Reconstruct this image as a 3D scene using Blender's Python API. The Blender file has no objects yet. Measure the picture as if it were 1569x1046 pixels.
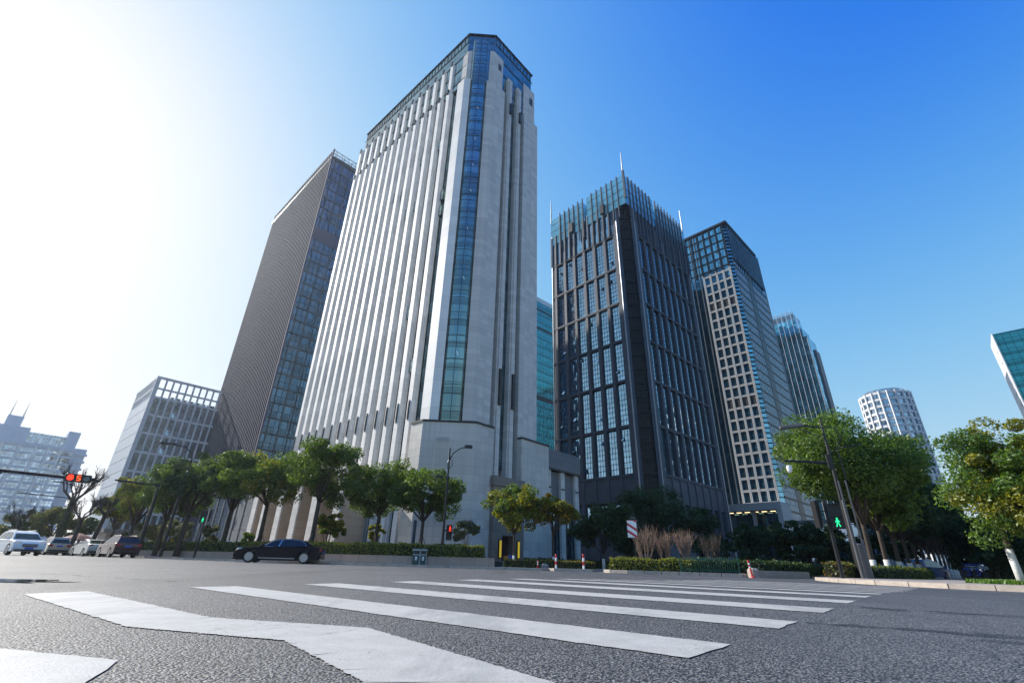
import bpy, math, random
import numpy as np
from mathutils import Vector, Matrix

# ------------------------------------------------------------------ camera, sky, sun, exposure
C = bpy.context.scene.collection
SC = bpy.context.scene
PITCH, ROLL, FPX, EYE = 0.4452, 0.0279, 714.7, 0.32
cp, sp, cr, sr = math.cos(PITCH), math.sin(PITCH), math.cos(ROLL), math.sin(ROLL)
RIGHT = Vector((cr, -sr * sp, sr * cp)); UP = Vector((-sr, -cr * sp, cr * cp)); FWD = Vector((0, cp, sp))
cam = bpy.data.cameras.new('camera'); camo = bpy.data.objects.new('camera', cam); C.objects.link(camo)
cam.sensor_width = 36; cam.lens = FPX / 1569 * 36; cam.clip_start = 0.05; cam.clip_end = 6000
camo.matrix_world = Matrix(((RIGHT.x, UP.x, -FWD.x, 0), (RIGHT.y, UP.y, -FWD.y, 0), (RIGHT.z, UP.z, -FWD.z, EYE), (0, 0, 0, 1)))
SC.camera = camo
SUN_AZ, SUN_EL = -60.0, 33.0
w = bpy.data.worlds.new('World'); SC.world = w; w.use_nodes = True
wn, wl = w.node_tree.nodes, w.node_tree.links
bg = wn['Background']; sky = wn.new('ShaderNodeTexSky'); sky.sky_type = 'NISHITA'; sky.sun_disc = False
sky.sun_elevation = math.radians(SUN_EL); sky.sun_rotation = math.radians(SUN_AZ)
sky.air_density = 1.0; sky.dust_density = 0.6; sky.ozone_density = 1.5; sky.altitude = 50
# grade of the sky as the photograph has it: deep azure away from the sun, a soft shoulder to white round it
def vmath(op, x, v=None, y=None):
    n_ = wn.new('ShaderNodeVectorMath'); n_.operation = op; wl.new(x, n_.inputs[0])
    if v is not None: n_.inputs[1].default_value = v
    if y is not None: wl.new(y, n_.inputs[1])
    return n_.outputs[0]
x_ = vmath('SUBTRACT', sky.outputs[0], (.66, .91, 0)); x_ = vmath('MAXIMUM', x_, (.025, .3, .5)); x_ = vmath('MULTIPLY', x_, None, vmath('ADD', vmath('MULTIPLY', x_, (.085, .05, 0)), (.36, .84, 2.1)))
d_ = vmath('ADD', vmath('MULTIPLY', x_, (1 / .99, 1 / .975, 1 / .98)), (1, 1, 1)); x_ = vmath('DIVIDE', x_, None, d_)
x_ = vmath('MULTIPLY', x_, (5.5, 5.5, 5.5)); wl.new(x_, bg.inputs['Color'])
bg.inputs['Strength'].default_value = 0.13
sl = bpy.data.lights.new('sun', 'SUN'); sl.energy = 5.0; sl.angle = math.radians(0.5); sl.color = (1.0, 0.95, 0.87)
so = bpy.data.objects.new('sun', sl); C.objects.link(so)
a_, e_ = math.radians(SUN_AZ), math.radians(SUN_EL)
SUND = Vector((math.sin(a_) * math.cos(e_), math.cos(a_) * math.cos(e_), math.sin(e_)))
so.rotation_euler = SUND.to_track_quat('Z', 'Y').to_euler(); so.location = (-60, 30, 80)
SC.view_settings.view_transform = 'Standard'; SC.view_settings.look = 'None'
SC.view_settings.gamma = 1; SC.view_settings.exposure = 0.5
SC.cycles.max_bounces = 8; SC.cycles.transparent_max_bounces = 12

# ------------------------------------------------------------------ measuring helpers
def ray(px, py):
    a, b = (px - 784.5) / FPX, -(py - 523) / FPX
    return RIGHT * a + UP * b + FWD
def at(px, py, d):
    """the point seen at that bearing and elevation, d metres away on the ground plan"""
    r = ray(px, py); return Vector((0, 0, EYE)) + r * (d / math.hypot(r.x, r.y))
def spot(px, py, d, z=0.0):
    p = at(px, py, d); return Vector((p.x, p.y, z))
def hgt(px, py, d): return at(px, py, d).z
def hd(deg): a = math.radians(deg); return Vector((math.sin(a), math.cos(a), 0))
def gz(x, y):
    """road crown under the crossing"""
    t = x * .656 + y * .755 - 2.1
    if t < -0.5 or t > 13.5: return 0.0
    z = 0.065 * (0.5 - 0.5 * math.cos(math.pi * 2 * (t + .5) / 14.0)) ** 1.0
    r = math.hypot(x, y)
    return z * max(0.0, min(1.0, (40 - r) / 22.0))

# ------------------------------------------------------------------ materials
def mat(name, col, rough=.7, metal=0, spec=.5):
    m = bpy.data.materials.new(name); m.use_nodes = True
    b = m.node_tree.nodes['Principled BSDF']
    b.inputs['Base Color'].default_value = (*col, 1); b.inputs['Roughness'].default_value = rough
    b.inputs['Metallic'].default_value = metal; b.inputs['Specular IOR Level'].default_value = spec
    return m
class NT:
    def __init__(s, m): s.m = m; s.n = m.node_tree.nodes; s.l = m.node_tree.links; s.b = s.n['Principled BSDF']
    def new(s, t, **k):
        nd = s.n.new('ShaderNode' + t)
        for a, v in k.items(): setattr(nd, a, v)
        return nd
    def link(s, a, b): s.l.new(a, b)
    def val(s, sock, v):
        if isinstance(v, (int, float)): sock.default_value = v
        else: s.l.new(v, sock)
    def math(s, op, a, b=None, c=None):
        nd = s.new('Math', operation=op); s.val(nd.inputs[0], a)
        if b is not None: s.val(nd.inputs[1], b)
        if c is not None: s.val(nd.inputs[2], c)
        return nd.outputs[0]
    def mix(s, f, c1, c2, bt='MIX'):
        nd = s.new('MixRGB', blend_type=bt); s.val(nd.inputs[0], f)
        for i, c in ((1, c1), (2, c2)):
            if isinstance(c, tuple): nd.inputs[i].default_value = (*c, 1)
            else: s.l.new(c, nd.inputs[i])
        return nd.outputs[0]
    def coord(s, kind='Object'): return s.new('TexCoord').outputs[kind]
    def noise(s, vec, scale, detail=3, rough=.55, col=False):
        nd = s.new('TexNoise'); nd.inputs['Scale'].default_value = scale; nd.inputs['Detail'].default_value = detail
        nd.inputs['Roughness'].default_value = rough; s.l.new(vec, nd.inputs['Vector']); return nd.outputs[1 if col else 0]
    def ramp(s, f, p0, p1, c0=(0, 0, 0), c1=(1, 1, 1)):
        nd = s.new('ValToRGB'); s.l.new(f, nd.inputs[0]); e = nd.color_ramp.elements
        e[0].position, e[1].position = p0, p1; e[0].color, e[1].color = (*c0, 1), (*c1, 1); return nd.outputs[0]
    def bump(s, h, strength=.3, dist=.02):
        nd = s.new('Bump'); nd.inputs['Strength'].default_value = strength; nd.inputs['Distance'].default_value = dist
        s.l.new(h, nd.inputs['Height']); s.l.new(nd.outputs[0], s.b.inputs['Normal'])
    def uz(s):
        """(x+y, z) of the object: one running coordinate along any facade"""
        x = s.new('SeparateXYZ'); s.l.new(s.coord(), x.inputs[0])
        return s.math('ADD', x.outputs[0], x.outputs[1]), x.outputs[2]

def stained(name, col, rough=.75, metal=0, scale=3.0, amt=.25, bump=.15, streak=False):
    """a plain material with mottling, optional rain streaks, fine bump"""
    m = mat(name, col, rough, metal); t = NT(m); v = t.coord()
    n = t.noise(v, scale, 5, .65)
    dark = tuple(c * (1 - amt) for c in col); light = tuple(min(1, c * (1 + amt * .6)) for c in col)
    c = t.ramp(n, .3, .7, dark, light)
    if streak:
        mp = t.new('Mapping'); mp.inputs['Scale'].default_value = (1.2, 1.2, .06); t.link(v, mp.inputs[0])
        c = t.mix(t.math('MULTIPLY', t.ramp(t.noise(mp.outputs[0], 1.6, 4, .6), .45, .8), .45), c, tuple(x * .55 for x in col))
    t.link(c, t.b.inputs['Base Color'])
    if bump: t.bump(t.noise(v, scale * 14, 3), bump, .01)
    return m
def panelled(name, col, pw, ph, gap=.012, rough=.6, amt=.12, streak=.3, off=0.0):
    """stone cladding: panels with open joints, each a slightly different tone, rain streaks"""
    m = mat(name, col, rough); t = NT(m); u, z = t.uz()
    cu = t.math('FLOOR', t.math('DIVIDE', u, pw)); cz = t.math('FLOOR', t.math('DIVIDE', t.math('ADD', z, off), ph))
    fu = t.math('FRACT', t.math('DIVIDE', u, pw)); fz = t.math('FRACT', t.math('DIVIDE', t.math('ADD', z, off), ph))
    cmb = t.new('CombineXYZ'); t.link(cu, cmb.inputs[0]); t.link(cz, cmb.inputs[1])
    wn_ = t.new('TexWhiteNoise', noise_dimensions='2D'); t.link(cmb.outputs[0], wn_.inputs[0])
    c = t.mix(wn_.outputs[0], tuple(x * (1 - amt) for x in col), tuple(min(1, x * (1 + amt)) for x in col))
    v = t.coord(); mp = t.new('Mapping'); mp.inputs['Scale'].default_value = (.9, .9, .05); t.link(v, mp.inputs[0])
    st = t.ramp(t.noise(mp.outputs[0], 1.3, 5, .65), .45, .85)
    c = t.mix(t.math('MULTIPLY', st, streak), c, tuple(x * .6 for x in col))
    c = t.mix(t.math('MULTIPLY', t.ramp(t.noise(v, .35, 3), .35, .75), .2), c, tuple(x * .75 for x in col))
    j = t.math('MAXIMUM', t.math('LESS_THAN', fu, gap / pw * 2), t.math('LESS_THAN', fz, gap / ph * 2))
    c = t.mix(t.math('MULTIPLY', j, .6), c, tuple(x * .3 for x in col)); t.link(c, t.b.inputs['Base Color'])
    return m
def glass(name, tint, pw=1.2, ph=1.75, line=.05, tilt=.02, lit=0.0, dark=(.012, .014, .018), rough=.04, vary=.5, spandrel=0.0, metal=.92):
    """curtain-wall glass: tinted mirror, each pane a touch out of plane, thin dark glazing bars"""
    m = mat(name, tint, rough, metal); t = NT(m); u, z = t.uz()
    qu = t.math('DIVIDE', u, pw); qz = t.math('DIVIDE', z, ph)
    cmb = t.new('CombineXYZ'); t.link(t.math('FLOOR', qu), cmb.inputs[0]); t.link(t.math('FLOOR', qz), cmb.inputs[1])
    wn_ = t.new('TexWhiteNoise', noise_dimensions='2D'); t.link(cmb.outputs[0], wn_.inputs[0])
    k = t.math('MULTIPLY_ADD', wn_.outputs[0], vary, 1 - vary * .7)
    c = t.mix(1.0, tint, k, 'MULTIPLY')
    if spandrel:
        c = t.mix(t.math('MULTIPLY', t.math('LESS_THAN', t.math('FRACT', t.math('DIVIDE', z, ph * 2)), spandrel), .55), c, tuple(x * .35 for x in tint))
    j = t.math('MAXIMUM', t.math('LESS_THAN', t.math('FRACT', qu), line / pw), t.math('LESS_THAN', t.math('FRACT', qz), line / ph))
    c = t.mix(j, c, dark); t.link(c, t.b.inputs['Base Color'])
    t.link(t.math('MULTIPLY_ADD', j, .4, rough), t.b.inputs['Roughness'])
    sub = t.new('VectorMath', operation='SUBTRACT'); t.link(wn_.outputs[1], sub.inputs[0]); sub.inputs[1].default_value = (.5, .5, .5)
    wob = t.new('VectorMath', operation='SUBTRACT'); t.link(t.noise(t.coord(), .35, 2, .5, True), wob.inputs[0]); wob.inputs[1].default_value = (.5, .5, .5)
    s1 = t.new('VectorMath', operation='SCALE'); t.link(sub.outputs[0], s1.inputs[0]); s1.inputs['Scale'].default_value = tilt
    s2 = t.new('VectorMath', operation='SCALE'); t.link(wob.outputs[0], s2.inputs[0]); s2.inputs['Scale'].default_value = tilt * 1.5
    g = t.new('NewGeometry'); ad = t.new('VectorMath', operation='ADD'); t.link(g.outputs['Normal'], ad.inputs[0]); t.link(s1.outputs[0], ad.inputs[1])
    ad2 = t.new('VectorMath', operation='ADD'); t.link(ad.outputs[0], ad2.inputs[0]); t.link(s2.outputs[0], ad2.inputs[1])
    nm = t.new('VectorMath', operation='NORMALIZE'); t.link(ad2.outputs[0], nm.inputs[0]); t.link(nm.outputs[0], t.b.inputs['Normal'])
    return m
def leafmat(name, c0, c1, trans=.45):
    m = bpy.data.materials.new(name); m.use_nodes = True; nt = m.node_tree; nt.nodes.clear()
    o = nt.nodes.new('ShaderNodeOutputMaterial'); g = nt.nodes.new('ShaderNodeNewGeometry')
    r = nt.nodes.new('ShaderNodeValToRGB'); nt.links.new(g.outputs['Random Per Island'], r.inputs[0])
    e = r.color_ramp.elements; e[0].color = (*c0, 1); e[1].color = (*c1, 1); e[0].position = .1; e[1].position = .95
    d = nt.nodes.new('ShaderNodeBsdfDiffuse'); tr = nt.nodes.new('ShaderNodeBsdfTranslucent'); gl = nt.nodes.new('ShaderNodeBsdfGlossy')
    gl.inputs['Roughness'].default_value = .5; gl.inputs['Color'].default_value = (.6, .65, .55, 1)
    nt.links.new(r.outputs[0], d.inputs[0])
    hs_ = nt.nodes.new('ShaderNodeHueSaturation'); hs_.inputs['Hue'].default_value = .485; hs_.inputs['Value'].default_value = 1.5; hs_.inputs['Saturation'].default_value = 1.1
    nt.links.new(r.outputs[0], hs_.inputs['Color']); nt.links.new(hs_.outputs[0], tr.inputs[0])
    m1 = nt.nodes.new('ShaderNodeMixShader'); m1.inputs[0].default_value = trans
    nt.links.new(d.outputs[0], m1.inputs[1]); nt.links.new(tr.outputs[0], m1.inputs[2])
    m2 = nt.nodes.new('ShaderNodeMixShader'); m2.inputs[0].default_value = .06
    nt.links.new(m1.outputs[0], m2.inputs[1]); nt.links.new(gl.outputs[0], m2.inputs[2]); nt.links.new(m2.outputs[0], o.inputs[0])
    return m
def emit(name, col, s):
    m = mat(name, tuple(c * .3 for c in col), .4); b = m.node_tree.nodes['Principled BSDF']
    b.inputs['Emission Color'].default_value = (*col, 1); b.inputs['Emission Strength'].default_value = s; return m

M = {}
M['stone'] = panelled('pale_stone', (.60, .56, .52), 1.1, .8, streak=.4)
M['stone_low'] = panelled('weathered_stone', (.56, .52, .475), 1.3, .95, streak=.7)
M['pier'] = panelled('pier_stone', (.80, .77, .735), 3.0, 1.75, amt=.08, streak=.3)  # paler copy of the stone, sunlight on the left face put into colour
M['beige'] = panelled('beige_stone', (.47, .36, .26), 2.0, 1.0, amt=.08, streak=.2)
M['brownstone'] = panelled('brown_stone', (.2, .165, .14), 1.2, .9, amt=.1, streak=.2)
M['greyclad'] = panelled('grey_cladding', (.13, .135, .145), 2.6, .7, amt=.08, streak=.2)
M['darkstone'] = panelled('dark_granite', (.05, .061, .086), 1.5, .95, amt=.14, streak=.25)
M['dark'] = stained('dark_metal', (.02, .021, .024), .45, .3, amt=.2)
M['black'] = stained('black_metal', (.012, .012, .014), .4, .2, amt=.2)
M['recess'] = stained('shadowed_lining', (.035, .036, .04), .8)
M['silver'] = stained('brushed_steel', (.30, .31, .33), .45, .6, amt=.15)
M['gl_main'] = glass('blue_curtain_glass', (.30, .37, .34), 1.4, 1.6, .05, .02, spandrel=.3)
M['gl_strip'] = glass('blue_strip_glass', (.18, .32, .36), .7, 1.7, .06, .03, spandrel=.4)
M['gl_dark'] = glass('reflective_window_glass', (.32, .50, .64), .83, 1.22, .05, .035, vary=.35)
M['gl_top'] = glass('dark_blue_glass', (.05, .12, .18), 1.85, 3.4, .12, .03, vary=.5)
M['gl_crown'] = glass('teal_crown_glass', (.16, .38, .46), 1.3, 1.3, .05, .04, vary=.6)
M['gl_fin'] = glass('smoky_glass', (.06, .13, .19), 1.6, 2.0, .12, .03, vary=.7, spandrel=.3)
M['gl_right'] = glass('deep_blue_glass', (.20, .44, .58), 1.1, 1.7, .07, .03, vary=.6)
M['gl_blue'] = glass('bright_blue_glass', (.25, .60, .75), 1.5, 2.0, .12, .04, vary=.7)
M['gl_teal'] = glass('teal_glass', (.06, .30, .33), 2.0, 1.9, .1, .006, vary=.2, spandrel=.3)
M['gl_pale'] = glass('pale_blue_glass', (.35, .47, .60), 1.2, 1.5, .1, .03, vary=.6)
M['gl_dim'] = glass('dim_glass', (.03, .045, .06), 1.6, 2.4, .08, .02, vary=.6, metal=.25)
M['gl_hazy'] = glass('pale_window_glass', (.26, .40, .52), 1.4, 1.6, .08, .02, vary=.5)
M['gl_win'] = glass('dark_window_glass', (.12, .24, .33), 2.0, 3.4, .05, .03, vary=.5)
M['white'] = stained('white_render', (.62, .63, .65), .7, amt=.12, scale=.6)
M['whitegrid'] = stained('pale_grey_cladding', (.55, .57, .60), .6, amt=.1, scale=.5)
M['beigegrid'] = stained('sand_coloured_cladding', (.56, .535, .50), .6, amt=.1, scale=.5)
M['finmetal'] = stained('bronze_fin_metal', (.07, .068, .115), .9, 0, amt=.15)
M['finback'] = stained('fin_backing', (.012, .012, .02), .8)
M['concrete'] = panelled('fair_concrete', (.36, .36, .36), 2.2, 1.1, amt=.07)
M['resi'] = stained('pale_render', (.44, .49, .58), .8, amt=.1, scale=.4)
M['brownrender'] = stained('brown_render', (.30, .25, .21), .8, amt=.12, scale=.4)
M['roofing'] = stained('flat_roofing', (.12, .12, .12), .9)
M['bark'] = stained('bark', (.06, .045, .036), .9, scale=9, amt=.45, bump=.6)
M['palebark'] = stained('pale_bark', (.25, .165, .12), .9, scale=9, amt=.35, bump=.4)
M['limewash'] = stained('lime_washed_bark', (.62, .62, .60), .9, scale=7, amt=.25, bump=.4)
M['leaf'] = leafmat('camphor_leaf', (.04, .09, .014), (.135, .20, .03))
M['leaf_fresh'] = leafmat('fresh_leaf', (.045, .105, .015), (.13, .215, .03))
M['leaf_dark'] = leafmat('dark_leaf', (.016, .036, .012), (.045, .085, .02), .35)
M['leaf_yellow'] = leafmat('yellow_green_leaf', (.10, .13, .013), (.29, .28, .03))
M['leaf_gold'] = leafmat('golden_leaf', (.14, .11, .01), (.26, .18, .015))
M['leaf_olive'] = leafmat('olive_leaf', (.06, .075, .02), (.17, .16, .05))
M['leaf_grey'] = leafmat('grey_green_leaf', (.06, .085, .045), (.16, .17, .09))
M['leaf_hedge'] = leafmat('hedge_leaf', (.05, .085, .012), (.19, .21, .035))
M['leaf_rust'] = leafmat('rusty_hedge_leaf', (.05, .05, .012), (.20, .12, .03))
M['grassm'] = leafmat('grass_blade', (.04, .10, .012), (.12, .22, .03))
M['soil'] = stained('hedge_interior', (.018, .022, .012), .95, scale=8)
M['rubber'] = stained('tyre_rubber', (.015, .015, .016), .8)
M['carglass'] = mat('car_window_glass', (.03, .04, .05), .05, .6)
M['chrome'] = mat('chrome_trim', (.38, .40, .43), .3, 1)
M['red'] = mat('red_lens', (.35, .01, .012), .2)
M['lamp'] = mat('headlight_lens', (.6, .62, .65), .1, .5)
M['plate'] = mat('blue_plate', (.02, .08, .4), .4)
M['signred'] = stained('traffic_red', (.55, .02, .03), .45, amt=.15)
M['signwhite'] = stained('traffic_white', (.88, .88, .88), .45, amt=.12)
M['granite'] = stained('pink_granite', (.40, .33, .28), .8, scale=5, amt=.25)
M['kerb'] = stained('granite_kerb', (.42, .36, .31), .8, scale=4, amt=.25)
M['wallstone'] = panelled('planter_stone', (.34, .26, .21), .9, .8, amt=.12, streak=.35)

# ------------------------------------------------------------------ object helpers
def link(o, parent=None):
    C.objects.link(o)
    if parent: o.parent = parent
    return o
def tag(o, label, cat, group=None, kind=None):
    if label: o['label'] = label
    if cat: o['category'] = cat
    if group: o['group'] = group
    if kind: o['kind'] = kind
    return o
def empty(name, loc, rz=0.0, label=None, cat=None, group=None):
    o = bpy.data.objects.new(name, None); o.location = loc; o.rotation_euler = (0, 0, rz); link(o)
    return tag(o, label, cat, group)
class MB:
    """collects shapes and links them as ONE mesh object"""
    def __init__(s): s.v = []; s.f = []; s.mi = []; s.cur = 0
    def m(s, i): s.cur = i; return s
    def add(s, vs, fs):
        o = len(s.v); s.v += [tuple(p) for p in vs]
        for f in fs: s.f.append(tuple(i + o for i in f)); s.mi.append(s.cur)
        return s
    def box(s, x0, x1, y0, y1, z0, z1):
        return s.add([(x0, y0, z0), (x1, y0, z0), (x1, y1, z0), (x0, y1, z0), (x0, y0, z1), (x1, y0, z1), (x1, y1, z1), (x0, y1, z1)],
                     [(0, 3, 2, 1), (4, 5, 6, 7), (0, 1, 5, 4), (1, 2, 6, 5), (2, 3, 7, 6), (3, 0, 4, 7)])
    def bevbox(s, x0, x1, y0, y1, z0, z1, b):
        s.prism([(x0 + b, y0), (x1 - b, y0), (x1, y0 + b), (x1, y1 - b), (x1 - b, y1), (x0 + b, y1), (x0, y1 - b), (x0, y0 + b)], z0, z1 - b, False)
        p0 = [(x0 + b, y0), (x1 - b, y0), (x1, y0 + b), (x1, y1 - b), (x1 - b, y1), (x0 + b, y1), (x0, y1 - b), (x0, y0 + b)]
        cx, cy = (x0 + x1) / 2, (y0 + y1) / 2
        p1 = [(cx + (x - cx) * (1 - 2 * b / (x1 - x0)), cy + (y - cy) * (1 - 2 * b / (y1 - y0))) for x, y in p0]
        n = 8; vs = [(x, y, z1 - b) for x, y in p0] + [(x, y, z1) for x, y in p1]
        s.add(vs, [(i, (i + 1) % n, n + (i + 1) % n, n + i) for i in range(n)] + [tuple(range(n, 2 * n))]); return s
    def prism(s, poly, z0, z1, cap=True):
        n = len(poly); vs = [(x, y, z0) for x, y in poly] + [(x, y, z1) for x, y in poly]
        fs = [(i, (i + 1) % n, n + (i + 1) % n, n + i) for i in range(n)]
        fs.append(tuple(range(n - 1, -1, -1)))
        if cap: fs.append(tuple(range(n, 2 * n)))
        return s.add(vs, fs)
    def tube(s, pts, rs, n=8, cap=True):
        pts = [Vector(p) for p in pts]
        if isinstance(rs, (int, float)): rs = [rs] * len(pts)
        vs = []; ref = None
        for i, p in enumerate(pts):
            d = (pts[min(i + 1, len(pts) - 1)] - pts[max(i - 1, 0)])
            d = d.normalized() if d.length > 1e-9 else Vector((0, 0, 1))
            if ref is None: ref = Vector((1, 0, 0)) if abs(d.x) < .8 else Vector((0, 1, 0))
            a = (ref - d * ref.dot(d)).normalized(); b = d.cross(a); ref = a
            for k in range(n):
                th = 2 * math.pi * k / n; vs.append(p + (a * math.cos(th) + b * math.sin(th)) * rs[i])
        fs = [(i * n + k, i * n + (k + 1) % n, (i + 1) * n + (k + 1) % n, (i + 1) * n + k) for i in range(len(pts) - 1) for k in range(n)]
        if cap: fs += [tuple(range(n - 1, -1, -1)), tuple(range((len(pts) - 1) * n, len(pts) * n))]
        return s.add(vs, fs)
    def lathe(s, prof, n=16, c=(0, 0, 0), axis='z'):
        vs = []
        for r, z in prof:
            for k in range(n):
                th = 2 * math.pi * k / n; x, y = r * math.cos(th), r * math.sin(th)
                p = (x, y, z) if axis == 'z' else ((x, z, y) if axis == 'y' else (z, x, y))
                vs.append((p[0] + c[0], p[1] + c[1], p[2] + c[2]))
        m_ = len(prof)
        fs = [(i * n + k, i * n + (k + 1) % n, (i + 1) * n + (k + 1) % n, (i + 1) * n + k) for i in range(m_ - 1) for k in range(n)]
        fs += [tuple(range(n - 1, -1, -1)), tuple(range((m_ - 1) * n, m_ * n))]
        return s.add(vs, fs)
    def mesh(s, name, mats, smooth=False):
        me = bpy.data.meshes.new(name); me.from_pydata(s.v, [], s.f)
        for mm in (mats if isinstance(mats, (list, tuple)) else [mats]): me.materials.append(mm)
        if any(s.mi): me.polygons.foreach_set('material_index', s.mi)
        if smooth: me.polygons.foreach_set('use_smooth', [True] * len(s.f))
        me.update(); return me
    def build(s, name, mats, parent=None, smooth=False, loc=None):
        o = bpy.data.objects.new(name, s.mesh(name, mats, smooth)); link(o, parent)
        if loc is not None: o.location = loc
        return o
def put(name, me, parent, loc=(0, 0, 0), rz=0.0):
    """another object of the same mesh"""
    o = bpy.data.objects.new(name, me); link(o, parent); o.location = loc; o.rotation_euler = (0, 0, rz); return o
def quadmesh(name, v, q, m, extra=None, mi=None):
    """fast mesh from an (n,3) array of points and an (m,4) array of quads"""
    me = bpy.data.meshes.new(name); v = np.asarray(v, dtype=np.float32); q = np.asarray(q, dtype=np.int32)
    me.vertices.add(len(v)); me.vertices.foreach_set('co', v.ravel())
    me.loops.add(q.size); me.loops.foreach_set('vertex_index', q.ravel())
    me.polygons.add(len(q)); me.polygons.foreach_set('loop_start', np.arange(0, q.size, 4, dtype=np.int32))
    for mm in (m if isinstance(m, (list, tuple)) else [m]): me.materials.append(mm)
    if mi is not None: me.polygons.foreach_set('material_index', np.asarray(mi, dtype=np.int32))
    me.update(calc_edges=True); me.validate(); return me

# ------------------------------------------------------------------ the ground
RNG = np.random.default_rng(7); random.seed(7)
def asphalt():
    m = mat('asphalt', (.06, .06, .065), .8); t = NT(m); v = t.coord()
    vo = t.new('TexVoronoi'); vo.inputs['Scale'].default_value = 92; t.link(v, vo.inputs['Vector'])
    vo2 = t.new('TexVoronoi'); vo2.inputs['Scale'].default_value = 190; t.link(v, vo2.inputs['Vector'])
    xs = t.new('SeparateXYZ'); t.link(vo.outputs['Color'], xs.inputs[0])
    c = t.mix(xs.outputs[0], (.075, .073, .074), (.31, .30, .30))
    c = t.mix(t.ramp(vo.outputs['Distance'], .38, .62), c, (.018, .018, .019))
    c = t.mix(t.math('GREATER_THAN', xs.outputs[1], .965), c, (.30, .29, .28))
    big = t.noise(v, .35, 4, .6); c = t.mix(t.math('MULTIPLY', t.ramp(big, .4, .68), .5), c, (.05, .05, .052))
    tr = t.new('Mapping'); tr.inputs['Rotation'].default_value = (0, 0, math.radians(49)); tr.inputs['Scale'].default_value = (.55, .02, 1)
    t.link(v, tr.inputs[0]); c = t.mix(t.math('MULTIPLY', t.ramp(t.noise(tr.outputs[0], 1.5, 3), .48, .62), .45), c, (.04, .04, .042))
    t.link(c, t.b.inputs['Base Color'])
    h = t.math('ADD', t.math('MULTIPLY', vo.outputs['Distance'], -1.0), t.math('MULTIPLY', vo2.outputs['Distance'], -.35))
    t.bump(h, .75, .010); t.b.inputs['Roughness'].default_value = .62; return m
def paint():
    m = mat('road_paint', (.5, .48, .46), .65); t = NT(m); v = t.coord()
    n1 = t.noise(v, 5, 6, .7); n2 = t.noise(v, 60, 4, .7)
    c = t.ramp(n1, .25, .75, (.36, .345, .315), (.49, .47, .44))
    vo = t.new('TexVoronoi', feature='DISTANCE_TO_EDGE'); vo.inputs['Scale'].default_value = 7; 
    wv = t.new('VectorMath', operation='ADD'); t.link(v, wv.inputs[0])
    sc_ = t.new('VectorMath', operation='SCALE'); t.link(t.noise(v, 9, 3, .6, True), sc_.inputs[0]); sc_.inputs['Scale'].default_value = .25
    t.link(sc_.outputs[0], wv.inputs[1]); t.link(wv.outputs[0], vo.inputs['Vector'])
    crack = t.math('MULTIPLY', t.math('LESS_THAN', vo.outputs['Distance'], .012), t.math('GREATER_THAN', t.noise(v, 1.3, 2), .56))
    c = t.mix(t.math('MULTIPLY', crack, .7), c, (.1, .1, .1))
    c = t.mix(t.ramp(n2, .63, .70), c, (.10, .10, .10))
    mw = t.new('Mapping'); mw.inputs['Rotation'].default_value = (0, 0, math.radians(49)); mw.inputs['Scale'].default_value = (.9, .18, 1); t.link(v, mw.inputs[0])
    c = t.mix(t.math('MULTIPLY', t.ramp(t.noise(mw.outputs[0], 1.4, 6, .7), .52, .6), .55), c, (.26, .255, .245))
    dirt = t.noise(v, .8, 5, .6); c = t.mix(t.math('MULTIPLY', t.ramp(dirt, .5, .8), .45), c, (.3, .29, .28))
    t.link(c, t.b.inputs['Base Color']); t.bump(t.noise(v, 110, 3, .6), .35, .006); return m
def paving():
    m = mat('paving', (.34, .29, .26), .8); t = NT(m); v = t.coord()
    br = t.new('TexBrick'); br.inputs['Scale'].default_value = 2.2; br.inputs['Mortar Size'].default_value = .015
    br.inputs['Color1'].default_value = (.40, .33, .29, 1); br.inputs['Color2'].default_value = (.33, .28, .25, 1); br.inputs['Mortar'].default_value = (.16, .14, .13, 1)
    t.link(v, br.inputs['Vector']); c = t.mix(t.math('MULTIPLY', t.noise(v, 2, 5), .4), br.outputs[0], (.2, .18, .17)); t.link(c, t.b.inputs['Base Color'])
    t.bump(t.noise(v, 40, 3), .3, .01); return m
M['asphalt'], M['paint'], M['paving'] = asphalt(), paint(), paving()
nseg = 200; rs = [.25]
while rs[-1] < 4000: rs.append(rs[-1] * 1.045 + .01)
vs = [(0, 0, 0)]
for r in rs:
    for k in range(nseg):
        th = 2 * math.pi * k / nseg; x, y = r * math.sin(th), r * math.cos(th); vs.append((x, y, gz(x, y)))
fs = [(0, 1 + (k + 1) % nseg, 1 + k) for k in range(nseg)]
for i in range(len(rs) - 1):
    for k in range(nseg):
        a, b = 1 + i * nseg + k, 1 + i * nseg + (k + 1) % nseg; fs.append((a, b, b + nseg, a + nseg))
g = MB(); g.add(vs, fs); tag(g.build('road', M['asphalt'], smooth=True), 'grey asphalt road junction with coarse exposed aggregate', None, kind='structure')

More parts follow.
